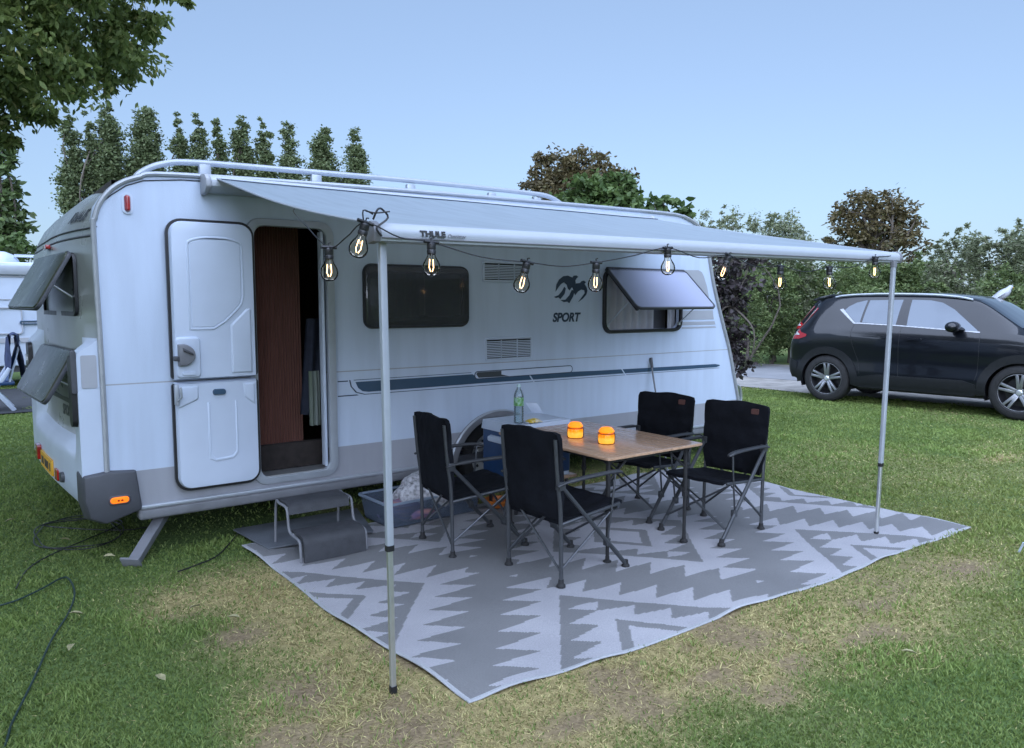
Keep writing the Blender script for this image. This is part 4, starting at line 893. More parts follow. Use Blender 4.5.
# ================================================================ GROUND
def vnoise(x, y, seed):
    """Smooth value noise for the wear pattern of the lawn."""
    g = np.random.default_rng(seed).random((64, 64)); xi = np.floor(x).astype(int); yi = np.floor(y).astype(int); fx = x-xi; fy = y-yi
    fx = fx*fx*(3-2*fx); fy = fy*fy*(3-2*fy); a = g[xi % 64, yi % 64]; b = g[(xi+1) % 64, yi % 64]; c = g[xi % 64, (yi+1) % 64]; d = g[(xi+1) % 64, (yi+1) % 64]
    return (a*(1-fx)+b*fx)*(1-fy)+(c*(1-fx)+d*fx)*fy
def fbm(x, y, s): return .5*vnoise(x, y, s)+.27*vnoise(2.1*x+3, 2.1*y+7, s+1)+.15*vnoise(4.3*x+1, 4.3*y+5, s+2)+.08*vnoise(9*x, 9*y, s+3)
def wear(x, y):
    """0 = healthy lawn, 1 = straw and trodden earth (round the rug, strongest at its left and front)."""
    dx = np.maximum(np.maximum(1.55-x, x-5.80), 0); dy = np.maximum(np.maximum(2.42-y, y-5.0), 0)
    d = np.hypot(dx, dy); n = fbm(x*1.6, y*1.6, 5)-.5
    right = np.clip((x-3.0)/2.6, 0, 1); reach = .80-.22*right+.9*n
    back = np.clip((y-4.4)/.5, 0, 1)*np.clip((3.0-x)/1.0, 0, 1)
    w = np.clip((reach-d)/.38+.25, 0, 1)*(1-.68*right)*(1-back)
    w = w*(1-np.clip((x-5.6)/.5, 0, 1)*.55)
    w += .95*np.exp(-(((x-8.75)/.45)**2+((y-3.27)/.16)**2)) + .45*np.exp(-(((x-4.9)/.32)**2+((y-1.98)/.2)**2))
    w = np.maximum(w, .30*np.clip((fbm(x*.9+9, y*.9, 21)-.52)/.16, 0, 1)*np.clip((x-1.7)/1.2, 0, 1))
    return np.clip(w, 0, 1)
def bare(x, y):
    n = fbm(x*2.3+4, y*2.3, 33)
    b = .8*np.clip((n-.575)/.07, 0, 1)*np.clip((wear(x, y)-.5)/.25, 0, 1)
    for cx, cy, sx, sy in ((1.04,3.67,.16,.13),(1.10,2.95,.15,.2),(1.32,2.45,.2,.16),(4.9,2.0,.26,.13),(1.85,2.12,.22,.08),(2.6,2.05,.2,.07),(4.0,2.02,.16,.06)):
        b = np.maximum(b, np.exp(-(((x-cx)/sx)**2+((y-cy)/sy)**2))*np.clip((n-.30)/.12, 0, 1))
    return np.clip(b, 0, 1)
gx = np.unique(np.concatenate([np.linspace(-400,-6,14), np.linspace(-6,11,300), np.linspace(11,40,40), np.linspace(40,400,12)])); gy = np.unique(np.concatenate([np.linspace(-300,-3,12), np.linspace(-3,10,240), np.linspace(10,40,40), np.linspace(40,500,14)]))
GX, GY = np.meshgrid(gx, gy, indexing='ij')
def ground_z(x, y): return .010*(fbm(x*1.3, y*1.3, 3)-.5)*np.exp(-np.hypot(x-3, y-3)/12)-.006
GZ = ground_z(GX, GY)
gi = np.arange(GX.size).reshape(GX.shape); gq = np.stack([gi[:-1,:-1], gi[1:,:-1], gi[1:,1:], gi[:-1,1:]], -1).reshape(-1, 4)
m, nt, N, L, out = newmat('lawn_soil')
p = N.new('ShaderNodeBsdfPrincipled'); L.new(p.outputs[0], out.inputs[0]); p.inputs['Roughness'].default_value = .9; p.inputs['Specular IOR Level'].default_value = .15
at = N.new('ShaderNodeAttribute'); at.attribute_name = 'wear'; ab = N.new('ShaderNodeAttribute'); ab.attribute_name = 'bare'
tc = N.new('ShaderNodeTexCoord')
def noi(sc, det=5):
    k = N.new('ShaderNodeTexNoise'); k.inputs['Scale'].default_value = sc; k.inputs['Detail'].default_value = det; L.new(tc.outputs['Object'], k.inputs[0]); return k
def mixc(a, b, f, bt='MIX'):
    k = N.new('ShaderNodeMix'); k.data_type = 'RGBA'; k.blend_type = bt
    for s, v in ((6, a), (7, b)):
        if isinstance(v, tuple): k.inputs[s].default_value = (*v, 1)
        else: L.new(v, k.inputs[s])
    if isinstance(f, float): k.inputs[0].default_value = f
    else: L.new(f, k.inputs[0])
    return k.outputs[2]
def rng_(n, a, b):
    k = N.new('ShaderNodeMapRange'); k.inputs[1].default_value = a; k.inputs[2].default_value = b; L.new(n.outputs[0], k.inputs[0]); return k.outputs[0]
lawn = mixc((.075,.12,.034), (.10,.145,.046), rng_(noi(.45), .35, .65)); lawn = mixc(lawn, (.035,.055,.016), rng_(noi(40, 3), .45, .7))
straw = mixc((0.348,0.287,0.135), (0.216,0.175,0.080), rng_(noi(22, 6), .35, .65)); soil = mixc((0.218,0.162,0.100), (0.132,0.095,0.060), rng_(noi(55, 6), .4, .65))
c = mixc(mixc(lawn, straw, at.outputs['Fac']), soil, ab.outputs['Fac']); L.new(c, p.inputs['Base Color'])
b = N.new('ShaderNodeBump'); b.inputs['Strength'].default_value = .6; b.inputs['Distance'].default_value = .02; L.new(noi(70, 4).outputs[0], b.inputs['Height']); L.new(b.outputs[0], p.inputs['Normal'])
M['lawn'] = m
ground = np_mesh('lawn', np.stack([GX, GY, GZ], -1).reshape(-1, 3), gq, [m]); tag(ground, kind='structure')
for nm, fn in (('wear', wear), ('bare', bare)):
    a = ground.data.attributes.new(nm, 'FLOAT', 'POINT'); a.data.foreach_set('value', fn(GX, GY).astype(np.float32).ravel())
# ---------------- grass blades
def in_rug(x, y): 
    u = (x-1.52)/4.27; return (x > 1.585-.04*(y-2.45)) & (x < 5.785) & (y > 2.47-.024*(x-1.6)-.022*np.sin(PI*np.clip(u, 0, 1))) & (y < 5.0)
CAR_O = Vector((11.49, 7.68, 0))
ROADP = lambda x, y: (x-13.85)*.985+(y-9.5)*.19   # metres beyond the near kerb line of the lane
def gravel(x, y): return (ROADP(x, y) > -1.75+.5*(fbm(x*.8, y*.8, 61)-.5))
N_G = 1500000
az = rng.uniform(R(-28), R(118), N_G); rad = 1.15+((rng.random(N_G))**1.55)*17.5
x = np.cos(az)*rad; y = np.sin(az)*rad
keep = ~in_rug(x, y) & ~gravel(x, y) & ~((x > 1.0) & (x < 6.7) & (y > 5.3) & (y < 7.4) & (rng.random(N_G) < .85)) & ~((x > 1.55) & (x < 2.4) & (y > 4.8) & (y < 5.34))
x, y, rad = x[keep], y[keep], rad[keep]; w = wear(x, y); bb = bare(x, y)
keep = rng.random(len(x)) > np.maximum(.90*bb, .12*w); x, y, rad, w, bb = x[keep], y[keep], rad[keep], w[keep], bb[keep]; n = len(x)
lush = fbm(x*1.1, y*1.1, 44); tuft = np.clip((fbm(x*3.1, y*3.1, 52)-.55)/.15, 0, 1)
isdry = rng.random(n) < np.clip(.018+.83*w, 0, .84)
hgt = rng.uniform(.008, .020, n)*(.75+.6*lush)*np.where(isdry, 1.05, 1)*(1+.8*tuft)*(1+.02*rad); wid = (.0010+.0006*rad)*rng.uniform(.7, 1.3, n)*np.where(isdry, .85, 1)
th = rng.uniform(0, 2*PI, n); lean = hgt*rng.uniform(.2, 1.2, n)*np.where(isdry, 2.0, 1.); la = rng.uniform(0, 2*PI, n); hz = hgt*np.where(isdry, .55, 1)
z0 = ground_z(x, y)-.003; wx_, wy_ = np.cos(th)*wid, np.sin(th)*wid; lx, ly = np.cos(la)*lean, np.sin(la)*lean
v = np.empty((n, 5, 3), np.float32)
v[:,0] = np.stack([x-wx_, y-wy_, z0], -1); v[:,1] = np.stack([x+wx_, y+wy_, z0], -1)
v[:,2] = np.stack([x+lx*.4+wx_*.8, y+ly*.4+wy_*.8, z0+hz*.6], -1); v[:,3] = np.stack([x+lx*.4-wx_*.8, y+ly*.4-wy_*.8, z0+hz*.6], -1); v[:,4] = np.stack([x+lx, y+ly, z0+hz], -1)
me = bpy.data.meshes.new('grass'); me.vertices.add(n*5); me.vertices.foreach_set('co', v.ravel())
b5 = np.arange(n)*5; li = np.stack([b5, b5+1, b5+2, b5+3, b5+3, b5+2, b5+4], -1).astype(np.int32).ravel()
me.loops.add(n*7); me.loops.foreach_set('vertex_index', li); me.polygons.add(n*2)
ls = np.stack([np.arange(n)*7, np.arange(n)*7+4], -1).ravel(); me.polygons.foreach_set('loop_start', ls.astype(np.int32)); me.polygons.foreach_set('loop_total', np.tile([4, 3], n).astype(np.int32))
r1 = rng.random(n)[:,None]; r2 = rng.random(n)[:,None]
g = np.array([0.109,0.170,0.038])*(1-r1)+np.array([0.198,0.252,0.075])*r1; g = g*(.70+.6*lush[:,None])*(1+.22*tuft[:,None])
yl = np.clip((x-2.0)/2.5, 0, 1)[:,None]*np.clip((fbm(x*.7, y*.7, 77)[:,None]-.36)/.2, 0, 1)*np.clip((4.6-y)/2.2, .15, 1)[:,None]; g = g*(1-.45*yl)+np.array([0.252,0.252,0.075])*.45*yl
dr = np.array([0.550,0.490,0.225])*(1-r2)+np.array([0.360,0.292,0.135])*r2
colr = np.where(isdry[:,None], dr*(.55+.7*r1), g); colr = np.concatenate([colr, np.ones((n, 1))], 1)
a = me.attributes.new('tone', 'FLOAT_COLOR', 'POINT'); a.data.foreach_set('color', np.repeat(colr, 5, 0).astype(np.float32).ravel())
me.update(calc_edges=True)
m, nt, N, L, out = newmat('grass_blades'); p = N.new('ShaderNodeBsdfPrincipled'); p.inputs['Roughness'].default_value = .6; p.inputs['Specular IOR Level'].default_value = .25
at = N.new('ShaderNodeAttribute'); at.attribute_name = 'tone'; L.new(at.outputs['Color'], p.inputs['Base Color']); t = N.new('ShaderNodeBsdfTranslucent'); L.new(at.outputs['Color'], t.inputs[0])
mx = N.new('ShaderNodeMixShader'); mx.inputs[0].default_value = .3; L.new(p.outputs[0], mx.inputs[1]); L.new(t.outputs[0], mx.inputs[2]); L.new(mx.outputs[0], out.inputs[0])
me.materials.append(m); go = bpy.data.objects.new('grass', me); COL.objects.link(go); tag(go, 'short mown lawn, green with straw coloured worn patches round the rug', 'grass', kind='stuff')
# ---------------- lane and gravel
def road_strip(name, d0, d1, mat, z, jag=0., s=1):
    nrm = Vector((.985,.19,0)).normalized(); al = Vector((nrm.y*-1, nrm.x, 0)); o = Vector((13.85,9.5,0)); k = 90; mb = MB()
    vs = []
    for i in range(k+1):
        t = -60+120*i/k; j0 = jag*(random.random()-.5); j1 = jag*(random.random()-.5)
        for q in range(5): vs.append(o+al*t+nrm*((d0+j0)*(1-q/4)+(d1+j1)*q/4)+Vector((0,0,z)))
    mb.add(vs, [(i*5+q, i*5+q+1, (i+1)*5+q+1, (i+1)*5+q) for i in range(k) for q in range(4)]); o = mb.build(name, mat, smooth=0); tag(o, kind='structure'); return o
road_strip('gravel_verge', -1.75, 3.6, pmat('pale_gravel', (.27,.255,.235), .9, var=.45, vscale=3.5, bump=.8, bscale=45), .006, .5)
road_strip('lane', 0., 3.1, pmat('worn_asphalt', (.20,.205,.215), .8, var=.2, vscale=1.2, bump=.4, bscale=70), .012, .06)
# ---------------- hose and cable on the lawn
def cable(name, label, cat, pts, r, mat):
    mb = MB(); pp = smooth_path([(a, b, .012+.006*math.sin(5*i)) for i, (a, b) in enumerate(pts)], 8); mb.tube(pp, r, 6); o = mb.build(name, mat); tag(o, label, cat)
M['hose'] = pmat('dark_green_hose', (.012,.03,.026), .45, var=.3)
cable('garden_hose', 'dark green hose snaking over the lawn at the left edge of the picture', 'hose', [(-.3,2.7),(.02,3.12),(.10,3.4),(.20,3.75),(.29,4.1),(.40,4.45),(.46,4.75),(.46,5.0),(.42,5.02),(.30,4.88),(.15,4.78),(-.1,4.75)], .005, M['hose'])
coil = [(.62+.0+.26*math.cos(a*.9)*(1+.1*math.sin(3*a)), 6.0+.42*math.sin(a*.9)*(1+.12*math.cos(2*a))) for a in [i*.5 for i in range(34)]]
cable('cable_coil', 'loosely coiled black power cable lying behind the caravan rear', 'cable', [(.2,5.0),(.28,5.35),(.45,5.6)]+coil+[(.9,5.85),(1.2,5.9)], .0038, M['black'])
cable('ground_cable', 'thin black cable lying in the grass beside the caravan leg', 'cable', [(1.0,4.75),(1.12,4.82),(1.3,4.95),(1.6,5.45)], .0045, M['black'])
# ---------------- fallen leaves
M['dryleaf'] = pmat('pale_dry_leaf', (.27,.25,.13), .7, var=.4, vscale=40)
lf = [(.93,4.05,.9),(.62,3.35,.2),(1.05,3.80,2.0),(.52,5.75,.5),(.35,3.9,1.4),(.25,6.5,2.4),(.70,5.2,2.2),(.42,4.32,.7),(3.4,1.6,1.9)]
def leaf_mesh():
    mb = MB(); pts = [(0,-.034,.0),(.016,-.012,.010),(.013,.012,.012),(0,.036,.004),(-.013,.012,.014),(-.016,-.012,.012),(0,0,.004)]
    mb.add(pts, [(0,1,6),(1,2,6),(2,3,6),(3,4,6),(4,5,6),(5,0,6)]); return mb
l0 = leaf_mesh().build('fallen_leaf', M['dryleaf'], recalc=False)
for i, (x_, y_, a) in enumerate(lf):
    o = l0 if i == 0 else l0.copy()
    if i: COL.objects.link(o)
    o.location = (x_, y_, .042); o.rotation_euler = (.2*math.sin(i*3), .25*math.cos(i*2), a*2); o.scale = (1, 1, 1)
    tag(o, 'small pale dry leaf fallen on the lawn', 'leaf', 'fallen leaves on the lawn')
# white tent peg at the right edge
pg = MB(); pg.tube([(5.50,1.93,.0),(5.485,1.90,.075)], .007, 6); pg.tube(smooth_path([(5.485,1.90,.07),(5.47,1.875,.085),(5.46,1.88,.06)], 4), .006, 6); o = pg.build('tent_peg', M['white']); tag(o, 'white plastic tent peg standing in the lawn at the right edge', 'tent peg')
# ================================================================ NEIGHBOURING CARAVAN, LEFT
nc = thing('neighbour_caravan', 'white caravan parked far behind on the left, only its end showing', 'caravan', (-1.6, 18.1, 0))
NC = lambda mb, name, mat, parent=None, **k: mb.build(name, mat, parent or nc, world=True, **k)
mb = MB(); pr = [(-5.0,.42),(-5.1,1.2),(-4.8,2.1),(-4.4,2.36),(1.5,2.36),(1.75,2.3),(1.8,2.2),(1.8,.42)]; mb.prism(pr, XZ, 17, 19.2); NC(mb, 'body', M['white'], bevel=.03, seg=3)
mb = MB(); mb.box(-4.6,1.82,16.94,17.02,2.12,2.30); NC(mb, 'awning_case', M['beam'], bevel=.02)
mb = MB(); mb.box(-4.9,1.79,16.985,17.0,2.08,2.10); mb.box(-4.9,1.79,16.985,17.0,1.66,1.675); mb.box(-4.9,1.79,16.98,17.0,.86,.95); NC(mb, 'belt_line', M['decal_grey'])
mb = MB(); mb.prism(rrect(-.6,1.05,1.02,1.52,.06), XZ, 17, 16.97, holes=[rrect(-.58,1.03,1.04,1.50,.05)]); NC(mb, 'locker_flap', M['decal_grey'])
mb = MB(); mb.prism(rrect(1.0,1.55,1.20,1.27,.03), XZ, 17, 16.96, holes=[rrect(1.02,1.53,1.217,1.253,.015)]); NC(mb, 'grab_rail', M['stripe'])
mb = MB(); mb.prism(rrect(-3.6,-2.0,1.2,1.9,.08), XZ, 17, 16.97); NC(mb, 'window', M['black'])
mb = MB(); mb.lathe([(.0,.22),(.12,.21),(.26,.15),(.33,.06),(.34,.0),(.0,0)], (.75,17.5,2.36), 20); mb.box(1.0,1.45,17.3,17.35,2.47,2.52); NC(mb, 'satellite_dome', M['white'])
mb = MB(); mb.lathe([(0,-.09),(.2,-.09),(.33,-.06),(.33,.06),(0,.07)], (-.6,17.1,.33), 20, 'y'); NC(mb, 'wheel', M['tyre'])
mb = MB(); mb.box(-4.9,1.75,17.1,19.1,.30,.42); NC(mb, 'chassis', M['dkgrey'])
gs = MB(); gs.prism(rrect(-4.0,1.3,13.1,16.8,.1), XY, .012, .02); o = gs.build('ground_sheet', pmat('black_ground_sheet', (.02,.022,.026), .8, var=.4, vscale=6)); tag(o, 'black ground sheet in front of the far left caravan', 'ground sheet')
fc = thing('white_camping_chair', 'white framed camping chair with a blue jacket over it by the far left caravan', 'chair', (.45, 13.6, 0))
F_ = lambda mb, name, mat, parent=None, **k: mb.build(name, mat, parent or fc, world=True, **k)
for y_ in (13.35, 13.85):
    mb = MB(); mb.box(-.03,.03,-.012,.012,0,.75,Matrix.Translation((.22,y_,.02)) @ Matrix.Rotation(R(33), 4, 'Y')); F_(mb, 'leg', M['white'], bevel=.004)
    mb = MB(); mb.box(-.03,.03,-.012,.012,0,.75,Matrix.Translation((.66,y_,.02)) @ Matrix.Rotation(R(-36), 4, 'Y')); F_(mb, 'leg', M['white'], bevel=.004)
mb = MB(); mb.box(.2,.68,13.33,13.87,.40,.45); F_(mb, 'seat', M['blue'], bevel=.015)
mb = MB(); mb.tube([(.62,13.35,.45),(.78,13.35,1.05)], .014, 6); mb.tube([(.62,13.85,.45),(.78,13.85,1.05)], .014, 6); F_(mb, 'back_frame', M['white'])
mb = MB(); mb.grid(lambda u, v: (.60+.18*v-.03*math.sin(PI*u), 13.33+.54*u, .46+.60*v), [i/8 for i in range(9)], [i/6 for i in range(7)]); F_(mb, 'backrest', M['blue'])
jk = MB()
for s_ in (-1, 1): jk.grid(lambda u, v: (.70+s_*(.05+.05*(1-v))+.03*math.sin(9*u+4*v), 13.28+.64*u, .50+.62*v+.03*math.sin(6*u)), [i/14 for i in range(15)], [i/10 for i in range(11)])
jk.grid(lambda u, v: (.65+.10*v, 13.28+.64*u, 1.12+.03*math.sin(6*u)+.03*math.sin(PI*v)), [i/14 for i in range(15)], [i/4 for i in range(5)])
o = jk.build('blue_jacket', pmat('blue_jacket_cloth', (.018,.032,.085), .85, var=.5, vscale=9, bump=.4, bscale=20)); tag(o, 'dark blue jacket hung over the white camping chair at left', 'jacket')
# ================================================================ CAR
def build_car(name, label, paint):
    root = thing(name, label, 'car', (0,0,0))
    CS = np.linspace(0, 4.42, 178)
    def cv(pts, k=5):
        s_, v_ = zip(*pts); y = np.interp(CS, s_, v_); pad = np.pad(y, k, mode='reflect', reflect_type='odd'); ker = np.ones(2*k+1)/(2*k+1); return np.convolve(pad, ker, 'valid')
    zt = cv([(0,.80),(.05,.95),(.10,1.10),(.2,1.25),(.3,1.39),(.42,1.56),(.5,1.665),(.6,1.715),(.8,1.748),(1.1,1.765),(1.5,1.77),(1.9,1.765),(2.3,1.755),(2.6,1.73),(2.85,1.685),(3.0,1.605),(3.2,1.455),(3.4,1.305),(3.5,1.235),(3.58,1.215),(3.8,1.175),(4.1,1.10),(4.25,1.01),(4.36,.86),(4.42,.72)], 3)
    zl = cv([(0,.56),(.05,.46),(.12,.37),(.3,.30),(.5,.27),(3.9,.27),(4.2,.29),(4.35,.34),(4.42,.46)], 3)
    zb = np.minimum(cv([(0,.74),(.1,1.04),(.2,1.13),(.5,1.22),(1.,1.265),(2,1.235),(3,1.195),(3.4,1.175),(3.6,1.15),(4.1,1.03),(4.3,.86),(4.42,.66)]), zt-.03)
    hw = cv([(0,.58),(.05,.75),(.12,.84),(.25,.89),(.5,.922),(.9,.93),(2,.925),(3.2,.93),(3.8,.915),(4.1,.86),(4.25,.78),(4.36,.64),(4.42,.45)], 3)
    hr = cv([(0,.45),(.1,.62),(.3,.63),(.6,.64),(1.2,.655),(2,.655),(2.6,.65),(2.9,.66),(3.2,.70),(3.45,.74),(3.7,.72),(4.1,.66),(4.3,.5),(4.42,.3)])
    dr = cv([(0,.03),(.1,.05),(.4,.075),(2.6,.08),(3.0,.06),(3.4,.03),(3.6,.03),(4.42,.02)])
    def section(i):
        b = zb[i]-zl[i]; zr = max(zt[i]-dr[i], zb[i]+.006); P = [(0,zl[i]),(hw[i]-.12,zl[i]),(hw[i]-.04,zl[i]+.03)]
        for f, dx in ((.08,-.02),(.15,-.008),(.22,0),(.30,-.004),(.38,-.012),(.46,-.014),(.54,-.010),(.62,-.004),(.70,.0),(.78,-.001),(.84,-.006),(.90,-.018),(.95,-.032)): P.append((hw[i]+dx, zl[i]+f*b))
        x0 = hw[i]-.055; P.append((x0, zb[i]))
        for f in (.1,.2,.3,.4,.5,.6,.7,.8,.9,1.): P.append((x0+(hr[i]-x0)*f+.022*math.sin(PI*f)*min(1, (zr-zb[i])/.3), zb[i]+(zr-zb[i])*f))
        P += [(hr[i]-.035, zr+(zt[i]-zr)*.45),(hr[i]*.8, zr+(zt[i]-zr)*.72),(hr[i]*.5, zr+(zt[i]-zr)*.92),(0, zt[i])]
        return P
    SEC = [section(i) for i in range(len(CS))]; K = len(SEC[0])
    def side_y(s, z):
        f = min(max(s/4.42*177, 0), 176.999); i = int(f); t = f-i; r = []
        for k in (i, i+1):
            q = SEC[k][2:K-3]; zz = [p[1] for p in q]; r.append(np.interp(z, zz, [p[0] for p in q]))
        return r[0]*(1-t)+r[1]*t
    def top_pt(s, v):
        f = min(max(s/4.42*177, 0), 176.999); i = int(f); t = f-i; r = []
        for k in (i, i+1):
            q = SEC[k][K-5:][::-1]; y = abs(v)*q[-1][0]*.99; r.append((y, np.interp(y, [p[0] for p in q], [p[1] for p in q])))
        return ((r[0][0]*(1-t)+r[1][0]*t)*(1 if v > 0 else -1), r[0][1]*(1-t)+r[1][1]*t)
    WS, WZ, WR = (.79, 3.50), .38, .38
    mb = MB(); vs = []
    for i, s in enumerate(CS):
        for sg in (1, -1):
            vs += [(s, sg*y, z) for y, z in SEC[i]]
    fs = []
    for i in range(len(CS)-1):
        for h in (0, 1):
            a = (2*i+h)*K; b = (2*i+2+h)*K
            for k in range(K-1):
                y = (SEC[i][k][0]+SEC[i][k+1][0])/2; z = (SEC[i][k][1]+SEC[i][k+1][1])/2; s = (CS[i]+CS[i+1])/2
                if y > .5 and any(math.hypot(s-w, z-WZ) < .435 for w in WS): continue
                fs.append((a+k, a+k+1, b+k+1, b+k))
    n = len(CS)-1
    fs.append([k for k in range(K)]+[K+k for k in range(K-1, -1, -1)]); fs.append([2*n*K+k for k in range(K)]+[(2*n+1)*K+k for k in range(K-1, -1, -1)])
    mb.add(vs, fs); body = mb.build('body', paint, root, smooth=50)
    def patch(nm, polys, off, mat, parent=None, step=.035, sides=(-1, 1)):
        """Panels laid on the flanks: outline in length and height, standing off the body by a few millimetres."""
        made = None
        for sg in sides:
            for poly in polys:
                m_ = MB()
                n_ = len(poly); P = [Vector(p) for p in poly]
                # densify the outline
                D = []
                for i in range(n_):
                    a, b = P[i], P[(i+1) % n_]; k = max(1, int((b-a).length/step)); D += [a+(b-a)*j/k for j in range(k)]
                E = [(i, (i+1) % len(D)) for i in range(len(D))]; x0 = min(p.x for p in D); x1 = max(p.x for p in D); z0 = min(p.y for p in D); z1 = max(p.y for p in D)
                inner = []
                a = x0+step/2
                while a < x1:
                    b = z0+step/2
                    while b < z1: inner.append(Vector((a, b))); b += step
                    a += step
                r = geometry.delaunay_2d_cdt(D+inner, E, [], 1, 1e-5)
                v2, f2 = r[0], r[2]; top = [(v.x, sg*(side_y(v.x, v.y)+off), v.y) for v in v2]
                m_.add(top, [tuple(f) for f in f2])
                low = [(v.x, sg*(side_y(v.x, v.y)-.004), v.y) for v in D]; hi = [(v.x, sg*(side_y(v.x, v.y)+off), v.y) for v in D]; k = len(D)
                m_.add(hi+low, [(i, (i+1) % k, k+(i+1) % k, k+i) for i in range(k)])
                made = m_.build(nm, mat, parent or root, smooth=40)
        return made
    glass = M['car_glass']
    qtr = [(1.00,1.49),(1.05,1.545),(1.16,1.61),(1.30,1.645),(1.325,1.645),(1.285,1.30),(1.22,1.295)]
    rdr = [(1.36,1.648),(1.86,1.655),(1.83,1.275),(1.32,1.30)]
    fdr = [(1.985,1.655),(2.25,1.645),(2.42,1.61),(2.60,1.51),(2.80,1.345),(2.94,1.225),(2.955,1.205),(1.99,1.255)]
    patch('window', [qtr], .004, glass); patch('window', [rdr], .004, glass); patch('window', [fdr], .004, glass)
    patch('window_surround', [[(1.325,1.645),(1.36,1.648),(1.32,1.30),(1.285,1.30)],[(1.86,1.655),(1.985,1.655),(1.99,1.255),(1.83,1.275)],[(1.0,1.50),(1.05,1.555),(1.16,1.622),(1.30,1.656),(1.86,1.668),(2.0,1.667),(2.25,1.656),(2.25,1.645),(1.985,1.655),(1.30,1.645),(1.16,1.61),(1.05,1.545)]], .003, paint)
    patch('window_trim', [[(.92,1.50),(.97,1.515),(1.215,1.294),(1.285,1.297),(1.84,1.273),(2.98,1.202),(2.98,1.186),(1.84,1.257),(1.27,1.281),(1.195,1.279)]], .007, M['rim_dark'])
    arcs = lambda w, r, a0, a1: [(w+r*math.cos(R(t)), WZ+r*math.sin(R(t))) for t in np.linspace(a0, a1, 26)]
    patch('wheel_arch_trim', [arcs(w, .52, -10, 190)+arcs(w, .405, 190, -10) for w in WS], .012, M['car_clad'])
    patch('lower_cladding', [[(.79+.50,.33),(.79+.52,.45),(1.6,.50),(2.8,.50),(2.97,.45),(3.50-.515,.33),(2.96,.285),(1.32,.285)]], .012, M['car_clad'])
    patch('rear_cladding', [[(.06,.52),(.05,.66),(.12,.68),(.275,.62),(.29,.36),(.16,.36)]], .010, M['car_clad'])
    sc_ = lambda pts, w=.005: [(a+w, b) if True else 0 for a, b in pts]
    def seam(pts, w=.006): return pts+[(a+w, b) for a, b in reversed(pts)]
    patch('door_gap', [seam([(1.915,1.25),(1.90,.95),(1.905,.60),(1.915,.50)]), seam([(2.985,1.17),(2.99,.9),(2.98,.62),(2.95,.5)]), seam([(1.20,1.27),(1.16,1.12),(1.215,.92),(1.30,.70),(1.33,.50)])], .0025, M['black'], step=.03)
    patch('door_handle', [[(1.60,1.085),(1.61,1.11),(1.80,1.105),(1.81,1.085),(1.80,1.07),(1.61,1.07)],[(2.02,1.065),(2.03,1.09),(2.22,1.085),(2.23,1.065),(2.22,1.05),(2.03,1.05)]], .028, paint)
    patch('tail_lamp', [[(.12,1.00),(.30,1.01),(.43,1.055),(.44,1.09),(.33,1.12),(.27,1.17),(.53,1.51),(.505,1.53),(.20,1.20),(.12,1.10)]], .008, M['car_red'])
    patch('tail_lamp_bar', [[(.135,1.075),(.30,1.075),(.30,1.09),(.25,1.115),(.22,1.16),(.50,1.505),(.495,1.515),(.195,1.175),(.135,1.095)]], .0105, M['lens'])
    patch('head_lamp', [[(3.92,1.0),(4.0,1.06),(4.2,.99),(4.3,.88),(4.22,.86),(4.0,.93)]], .006, M['lens'])
    # screens
    for nm, s0, s1 in (('windscreen', 2.90, 3.47), ('rear_window', .15, .46)):
        mb = MB(); mb.grid(lambda s, v: (s-.003, top_pt(s, v)[0], top_pt(s, v)[1]+.005), np.linspace(s0, s1, 22), np.linspace(-.96, .96, 25)); mb.build(nm, glass, root, smooth=60)
    mb = MB(); mb.grid(lambda s, v: (s, top_pt(s, v)[0], top_pt(s, v)[1]+.012), np.linspace(3.45, 3.54, 4), np.linspace(-.95, .95, 21)); mb.build('scuttle', M['black'], root)
    mb = MB(); mb.tube([(3.49,-.35,1.26),(3.32,.15,1.385)], .009, 5); mb.tube([(3.47,.25,1.26),(3.30,.6,1.375)], .009, 5); mb.build('wiper', M['black'], root)
    mb = MB(); mb.prism([(.40,1.655),(.47,1.70),(.70,1.748),(.70,1.70),(.52,1.64)], lambda a, b, d: (a, d, b), -.60, .60); mb.build('spoiler', paint, root, bevel=.012)
    for sg in (-1, 1):
        mb = MB(); pts = [(s, sg*(np.interp(s, CS, hr)-.015), np.interp(s, CS, zt)-np.interp(s, CS, dr)+.03+.025*math.sin(PI*min(1,max(0,(s-.78)/2.02)))**.4) for s in np.linspace(.78, 2.80, 20)]
        mb.tube(pts, .017, 6); mb.build('roof_rail', M['alu_white'], root)
        mb = MB(); r_ = [(.0,-.13),(.05,-.125),(.085,-.08),(.095,.0),(.085,.08),(.05,.125),(0,.13)]
        mb.lathe(r_, (0,0,0), 16, 'y', Matrix.Translation((2.68, sg*1.035, 1.265)) @ Matrix.Diagonal((.95,1.1,.85,1))); mb.tube([(2.76,sg*.88,1.22),(2.70,sg*.99,1.24)], .03, 6); mb.build('wing_mirror', paint, root, smooth=60)
